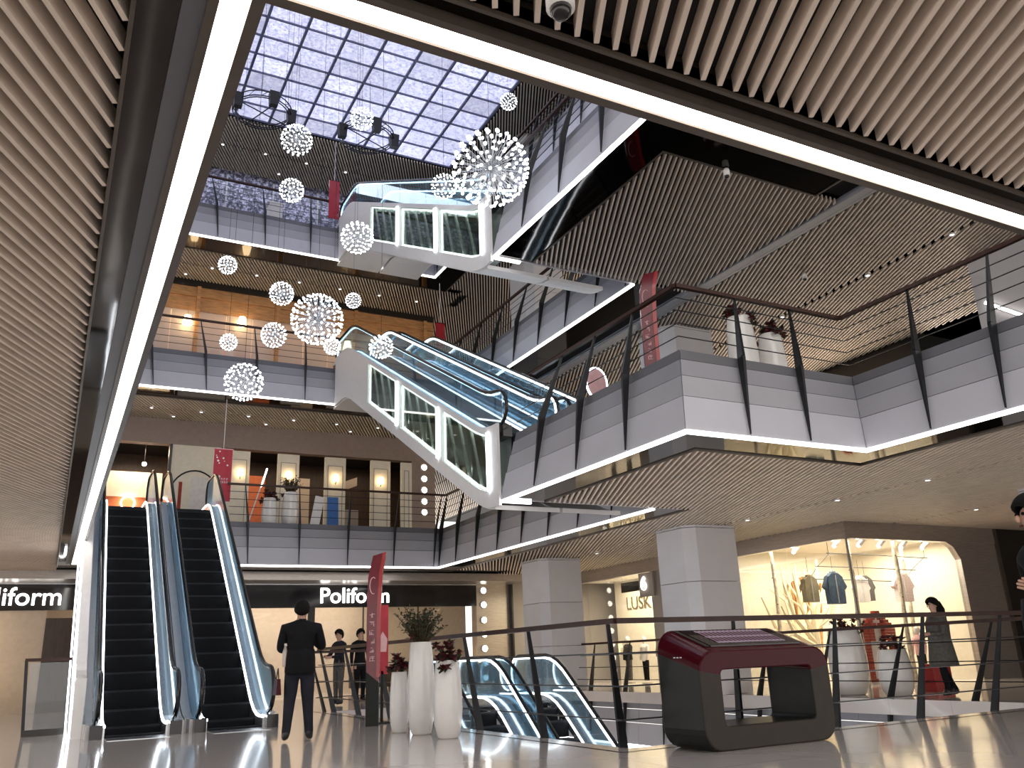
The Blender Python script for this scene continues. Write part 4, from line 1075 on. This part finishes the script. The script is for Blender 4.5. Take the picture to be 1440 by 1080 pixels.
t = thing('folding_board', 'blue and white folding board behind the second storey railing', 'sign', (7.05, 25.6, FH))
MB().beam((6.75, 25.5, FH), (6.95, 25.6, FH+1.05), .28, .03, (0, 1, 0)).build('panel', 'print_white', t)
MB().beam((7.35, 25.5, FH), (7.35, 25.6, FH+1.05), .34, .03, (0, 1, 0)).build('panel', 'blue', t)
MB().box((6.8, 25.6, FH), (7.45, 25.66, FH+.03)).build('foot', 'black', t)
t = thing('round_sign', 'round pink sign at the foot of the second storey escalators', 'sign', (8.6, 12.6, FH))
MB().tube([(8.6, 12.6, FH+.95+0*a) for a in (0, 1)], .01).v.clear() if False else None
MB().prism([(8.6+.22*math.cos(a*math.pi/12), FH+.95+.3*math.sin(a*math.pi/12)) for a in range(24)], 12.6, 12.63, 'y').build('disc', 'pink', t)
MB().tube([(8.6+.23*math.cos(a*math.pi/12), 12.61, FH+.95+.31*math.sin(a*math.pi/12)) for a in range(24)], .02, 5, True).build('rim', 'led_cool', t)
MB().box((8.57, 12.6, FH), (8.63, 12.64, FH+.7)).build('stand', 'steel', t)

# kiosk: rounded ring with slanted screen top
def kiosk():
    t = thing('information_kiosk', 'black ring shaped information kiosk with dark red slanted screen top', 'kiosk', (6.5, 7.15, 0))
    x0, x1, y0, y1 = 5.62, 7.36, 6.85, 7.5
    def rr(xa, xb, za, zb, r, n=6):
        pts = []
        for cx, cz, a0 in ((xb-r, za+r, -90), (xb-r, zb-r, 0), (xa+r, zb-r, 90), (xa+r, za+r, 180)):
            for i in range(n+1):
                a = math.radians(a0+90*i/n); pts.append((cx+r*math.cos(a), cz+r*math.sin(a)))
        return pts
    zt = lambda y: .92+(y-y0)/(y1-y0)*.22            # slanted top
    def ring(a, b, name, m, lo=None, hi=None):
        out = rr(x0, x1, 0, 1, .2); inn = rr(x0+.27, x1-.27, .22, .80, .05)
        n = len(out); mb = MB()
        def zz(v, y): return v*zt(y) if v > .3 else v
        V = []
        for y in (a, b):
            ins = .0
            mb.v += [(u, y, zz(v, y)) for u, v in out]+[(u, y, min(zz(v, y), .80*zt(y0)) if v > .5 else v) for u, v in inn]
        for i in range(n):
            j = (i+1) % n
            mb.f += [(i, j, n+j, n+i), (2*n+j, 2*n+i, 3*n+i, 3*n+j), (j, i, 2*n+i, 2*n+j), (n+i, n+j, 3*n+j, 3*n+i)]
        return mb
    body = ring(y0, y1, 'body', 'kiosk_grey')
    me = body.mesh('ring_body', (6.5, 7.15, 0))
    o = obj('ring_body', me, 'kiosk_grey', t)
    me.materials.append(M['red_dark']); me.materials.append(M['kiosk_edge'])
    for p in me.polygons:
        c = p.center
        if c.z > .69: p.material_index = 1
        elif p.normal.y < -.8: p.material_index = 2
    bv = o.modifiers.new('bevel', 'BEVEL'); bv.width = .018; bv.segments = 2; bv.limit_method = 'ANGLE'
    # red cap shell, screen and keys on the slope
    P = lambda x, y, d=0: (x, y, zt(y)+d)
    a, b, c, d = 5.88, 7.10, y0+.10, y1-.07
    MB().hexa([P(a, c, .002), P(b, c, .002), P(b, d, .002), P(a, d, .002), P(a, c, .014), P(b, c, .014), P(b, d, .014), P(a, d, .014)]).build('bezel', 'black_gloss', t)
    s = MB().hexa([P(a+.16, c+.07, .014), P(b-.14, c+.07, .014), P(b-.14, d-.03, .014), P(a+.16, d-.03, .014), P(a+.16, c+.07, .019), P(b-.14, c+.07, .019), P(b-.14, d-.03, .019), P(a+.16, d-.03, .019)]).build('screen', 'screen_print', t)
    MB().hexa([P(5.66+.15, c, .004), P(5.86, c, .004), P(5.86, d, .004), P(5.66+.15, d, .004), P(5.66+.15, c, .012), P(5.86, c, .012), P(5.86, d, .012), P(5.66+.15, d, .012)]).build('side_strip', 'kiosk_edge', t)
    m = MB()
    for i in range(3): m.box((x0-.002, y0+.25+i*.05, .86), (x0+.001, y0+.28+i*.05, .87))
    m.build('side_marks', 'print_white', t)
kiosk()

# ------------------------------------------------------------------ people
def person(name, label, loc, rotz, J, edges, cat='person', group=None, extra=None, hair='short', skirt=None, subdiv=2):
    """J: name -> (x,y,z,r); edges: (a,b,material)"""
    t = thing('person', label, cat, loc, group, rotz)
    names = list(J); idx = {n: i for i, n in enumerate(names)}
    me = bpy.data.meshes.new('body_skeleton')
    me.from_pydata([J[n][:3] for n in names], [(idx[a], idx[b]) for a, b, _ in edges], [])
    o = bpy.data.objects.new('body_skeleton', me); COL.objects.link(o)
    o.modifiers.new('skin', 'SKIN')
    sv = me.skin_vertices[0].data
    for i, n in enumerate(names):
        r = J[n][3]; sv[i].radius = r if isinstance(r, tuple) else (r, r); sv[i].use_root = (n == 'pelvis')
    sb = o.modifiers.new('sub', 'SUBSURF'); sb.levels = sb.render_levels = subdiv
    dg = bpy.context.evaluated_depsgraph_get(); bm_ = bpy.data.meshes.new_from_object(o.evaluated_get(dg))
    bpy.data.objects.remove(o)
    bm_.name = 'body'; mats = []
    for _, _, m in edges:
        if m not in mats: mats.append(m)
    bm_.materials.clear()
    for m in mats: bm_.materials.append(M[m])
    segs = [(Vector(J[a][:3]), Vector(J[b][:3]), mats.index(m)) for a, b, m in edges]
    for p in bm_.polygons:
        p.use_smooth = True; best = 1e9
        for a, b, mi in segs:
            ab = b-a; u = max(0, min(1, (p.center-a).dot(ab)/ab.length_squared)); d = (a+ab*u-p.center).length
            if d < best: best = d; p.material_index = mi
    bo = bpy.data.objects.new('body', bm_); COL.objects.link(bo); bo.parent = t
    # hair and face on the head joint
    hx, hy, hz, _ = J['head']
    m = MB()
    if hair:
        n = 16
        for i in range(7):
            th = math.pi*.5*i/6*1.15
            for j in range(n):
                a = 2*math.pi*j/n; back = .5-.5*math.sin(a)
                thm = th*(.62+.68*back)
                m.v.append((hx+.096*math.sin(thm)*math.cos(a), hy+.008+.112*math.sin(thm)*math.sin(a)-.012*back, hz+.012+.125*math.cos(thm)))
        for i in range(6):
            for j in range(n):
                k = (j+1) % n; m.f.append((i*n+j, i*n+k, (i+1)*n+k, (i+1)*n+j))
        h = m.build('hair', 'hair', t, True, local=True)
        so = h.modifiers.new('solid', 'SOLIDIFY'); so.thickness = .02; so.offset = 0
        if hair == 'long':
            MB().tube([(hx, hy-.07, hz+.05), (hx, hy-.10, hz-.08), (hx, hy-.11, hz-.25), (hx+.02, hy-.10, hz-.40)], [.07, .10, .095, .04], 10).build('long_hair', 'hair', t, True, local=True)
    f = MB().ball((hx, hy+.105, hz-.015), .016, 6, 5, (.8, 1, 1.5)).build('nose', 'skin', t, True, local=True)
    for s in (-1, 1):
        MB().ball((hx+s*.033, hy+.088, hz+.012), .011, 6, 4).build('eye', 'hair', t, local=True)
        MB().ball((hx+s*.088, hy-.005, hz-.005), .026, 6, 5, (.4, .8, 1.2)).build('ear', 'skin', t, True, local=True)
    MB().ball((hx, hy+.092, hz-.055), .02, 6, 4, (1.2, .4, .35)).build('mouth', 'petal', t, local=True)
    if extra: extra(t)
    return t
def body(top, legs, shoes, H=1.75, bulk=1., larm=None, rarm=None, lleg=None, rleg=None, hand='skin'):
    k = H/1.75
    J = {}; E_ = []
    def B(n): return bulk if n in ('pelvis', 'waist', 'chest', 'shoulders', 'lsh', 'rsh', 'lel', 'rel', 'lhip', 'rhip', 'lkn', 'rkn', 'lan', 'ran') else 1.
    def add(n, x, y, z, r): J[n] = (x*k, y*k, z*k, tuple(q*k*B(n) for q in r) if isinstance(r, tuple) else r*k*B(n))
    add('pelvis', 0, 0, .95, (.15, .115)); add('waist', 0, 0, 1.10, (.145, .105)); add('chest', 0, 0, 1.30, (.185, .125)); add('shoulders', 0, -.005, 1.43, (.15, .09))
    add('neck', 0, .0, 1.50, .055); add('chin', 0, .02, 1.57, .068); add('head', 0, .015, 1.645, (.082, .098)); add('crown', 0, .005, 1.715, (.06, .07))
    for a, b in (('pelvis', 'waist'), ('waist', 'chest'), ('chest', 'shoulders')): E_.append((a, b, top))
    E_ += [('shoulders', 'neck', top), ('neck', 'chin', 'skin'), ('chin', 'head', 'skin'), ('head', 'crown', 'skin')]
    for s, arm, leg, nm in ((-1, larm, lleg, 'l'), (1, rarm, rleg, 'r')):
        arm = arm or ((s*.26, 0, 1.14), (s*.28, .04, .88)); leg = leg or ((s*.10, .02, .50), (s*.10, 0, .09))
        add(nm+'sh', s*.205, -.005, 1.40, .075); add(nm+'el', *arm[0], .05); add(nm+'wr', *arm[1], .032)
        E_ += [('shoulders', nm+'sh', top), (nm+'sh', nm+'el', top), (nm+'el', nm+'wr', top)]
        d = (Vector(arm[1])-Vector(arm[0])).normalized(); sd = d.cross(Vector((0, 1, .2))).normalized()
        if sd.length < .5: sd = Vector((1, 0, 0))
        pm_ = Vector(arm[1])+d*.06; add(nm+'palm', *pm_, (.036, .018)); E_.append((nm+'wr', nm+'palm', hand))
        for q in range(4):
            b0 = pm_+d*.03+sd*(q-1.5)*.02; b1 = b0+d*(.05, .058, .054, .04)[q]+Vector((0, .012, -.004))
            add(nm+'f%d' % q, *b0, .010); add(nm+'g%d' % q, *b1, .0085); E_ += [(nm+'palm', nm+'f%d' % q, hand), (nm+'f%d' % q, nm+'g%d' % q, hand)]
        th = pm_-d*.02-sd*.045; add(nm+'th', *th, .011); E_.append((nm+'palm', nm+'th', hand))
        add(nm+'hip', s*.09, 0, .86, (.098, .105)); add(nm+'kn', *leg[0], .068); add(nm+'an', *leg[1], .047)
        add(nm+'toe', leg[1][0]+s*.02, leg[1][1]+.15, .042, (.042, .036)); add(nm+'heel', leg[1][0], leg[1][1]-.05, .045, .04)
        E_ += [('pelvis', nm+'hip', legs), (nm+'hip', nm+'kn', legs), (nm+'kn', nm+'an', legs), (nm+'an', nm+'toe', shoes), (nm+'an', nm+'heel', shoes)]
    return J, E_
# man in a dark suit seen from behind, hands raised in front
J, E_ = body('cloth_black', 'cloth_navy', 'black', 1.76, bulk=1.18, larm=((-.27, .03, 1.13), (-.10, .26, 1.16)), rarm=((.29, .05, 1.14), (.12, .30, 1.28)),
             lleg=((-.12, .01, .5), (-.15, -.02, .09)), rleg=((.11, .02, .5), (.14, .02, .09)))
def man_extra(t):
    # jacket skirt, phone, water bottle, red bag on his left
    MB().lathe([(.18, .82), (.2, .86), (.195, 1.02), (.18, 1.14), (.15, 1.15)], (0, 0, 0), 18).build('jacket_hem', 'cloth_black', t, True, local=True)
    MB().lathe([(.062, 1.49), (.068, 1.5), (.062, 1.535), (.05, 1.535)], (0, 0, 0), 14).build('collar', 'cloth_black', t, True, local=True)
person('person', 'man in dark suit seen from behind, looking at his phone by the escalators', (3.02, 11.85, 0), math.radians(-14), J, E_, extra=man_extra)
def loc_man(x, y, z):
    a = math.radians(-14); return (3.02+x*math.cos(a)-y*math.sin(a), 11.85+x*math.sin(a)+y*math.cos(a), z)
p = loc_man(.02, .36, 1.31); t = thing('phone', 'black phone held by the man in the dark suit', 'phone', p)
MB().box((p[0]-.04, p[1]-.006, p[2]-.08), (p[0]+.04, p[1]+.006, p[2]+.08)).build('case', 'black_gloss', t); MB().box((p[0]-.035, p[1]-.009, p[2]-.07), (p[0]+.035, p[1]-.006, p[2]+.07)).build('screen', 'glitter', t)
p = loc_man(-.20, -.03, .95); t = thing('water_bottle', 'clear bottle tucked at the side of the man in the suit', 'bottle', p)
MB().lathe([(.028, -.02), (.034, .0), (.034, .17), (.014, .23), (.014, .25), (.001, .25)], p, 12).build('bottle', 'glass_frost', t); MB().lathe([(.016, .25), (.016, .275), (.001, .275)], p, 10).build('cap', 'white', t)
p = loc_man(-.285, .02, .72); t = thing('red_bag', 'small dark red bag hanging beside the leg of the man in the suit', 'bag', p)
MB().hexa([(p[0]-.035,p[1]-.1,p[2]-.14),(p[0]+.035,p[1]-.1,p[2]-.14),(p[0]+.035,p[1]+.1,p[2]-.14),(p[0]-.035,p[1]+.1,p[2]-.14),(p[0]-.02,p[1]-.09,p[2]+.06),(p[0]+.02,p[1]-.09,p[2]+.06),(p[0]+.02,p[1]+.09,p[2]+.06),(p[0]-.02,p[1]+.09,p[2]+.06)]).build('pouch', 'red_dark', t)
MB().tube([(p[0], p[1]-.07, p[2]+.06), (p[0], p[1]-.02, p[2]+.19), (p[0], p[1]+.07, p[2]+.06)], .008).build('strap', 'black', t)
# woman walking past the clothes shop, facing left
J, E_ = body('cloth_grey', 'cloth_black', 'black', 1.62, larm=((-.24, .06, 1.12), (-.10, .24, 1.12)), rarm=((.24, .05, 1.12), (.12, .22, 1.08)),
             lleg=((-.08, .10, .50), (-.08, .05, .09)), rleg=((.08, -.02, .50), (.08, -.20, .10)))
def woman_extra(t):
    MB().lathe([(.24, .50), (.235, .56), (.205, .80), (.185, .95), (.19, 1.1), (.2, 1.22), (.12, 1.33)], (0, 0, 0), 20).build('coat', 'cloth_grey', t, True, local=True)
person('person', 'woman with long dark hair in a grey coat walking past the clothes shop', (13.85, 10.3, 0), math.radians(70), J, E_, hair='long', extra=woman_extra)
# person at the right edge in a black coat
J, E_ = body('cloth_black', 'cloth_black', 'black', 1.72, larm=((-.22, -.03, 1.12), (-.13, .12, 1.20)), rarm=((.22, -.02, 1.1), (.14, .08, 1.0)))
person('person', 'person in a black coat standing before the dark wall beside the clothes shop', (5.16, 3.03, 0), math.radians(62), J, E_, extra=man_extra)
# two people at the far railing
J, E_ = body('cloth_navy', 'cloth_grey', 'black', 1.72, larm=((-.25, .12, 1.14), (-.12, .32, 1.12)), rarm=((.25, .12, 1.14), (.12, .32, 1.14)))
person('person', 'person leaning on the far railing in front of the furniture shop, arms forward', (6.35, 21.2, 0), math.radians(110), J, E_, subdiv=1)
J, E_ = body('cloth_black', 'cloth_black', 'black', 1.74)
person('person', 'person in black standing behind the red totem before the furniture shop', (7.0, 21.6, 0), math.radians(200), J, E_, subdiv=1)
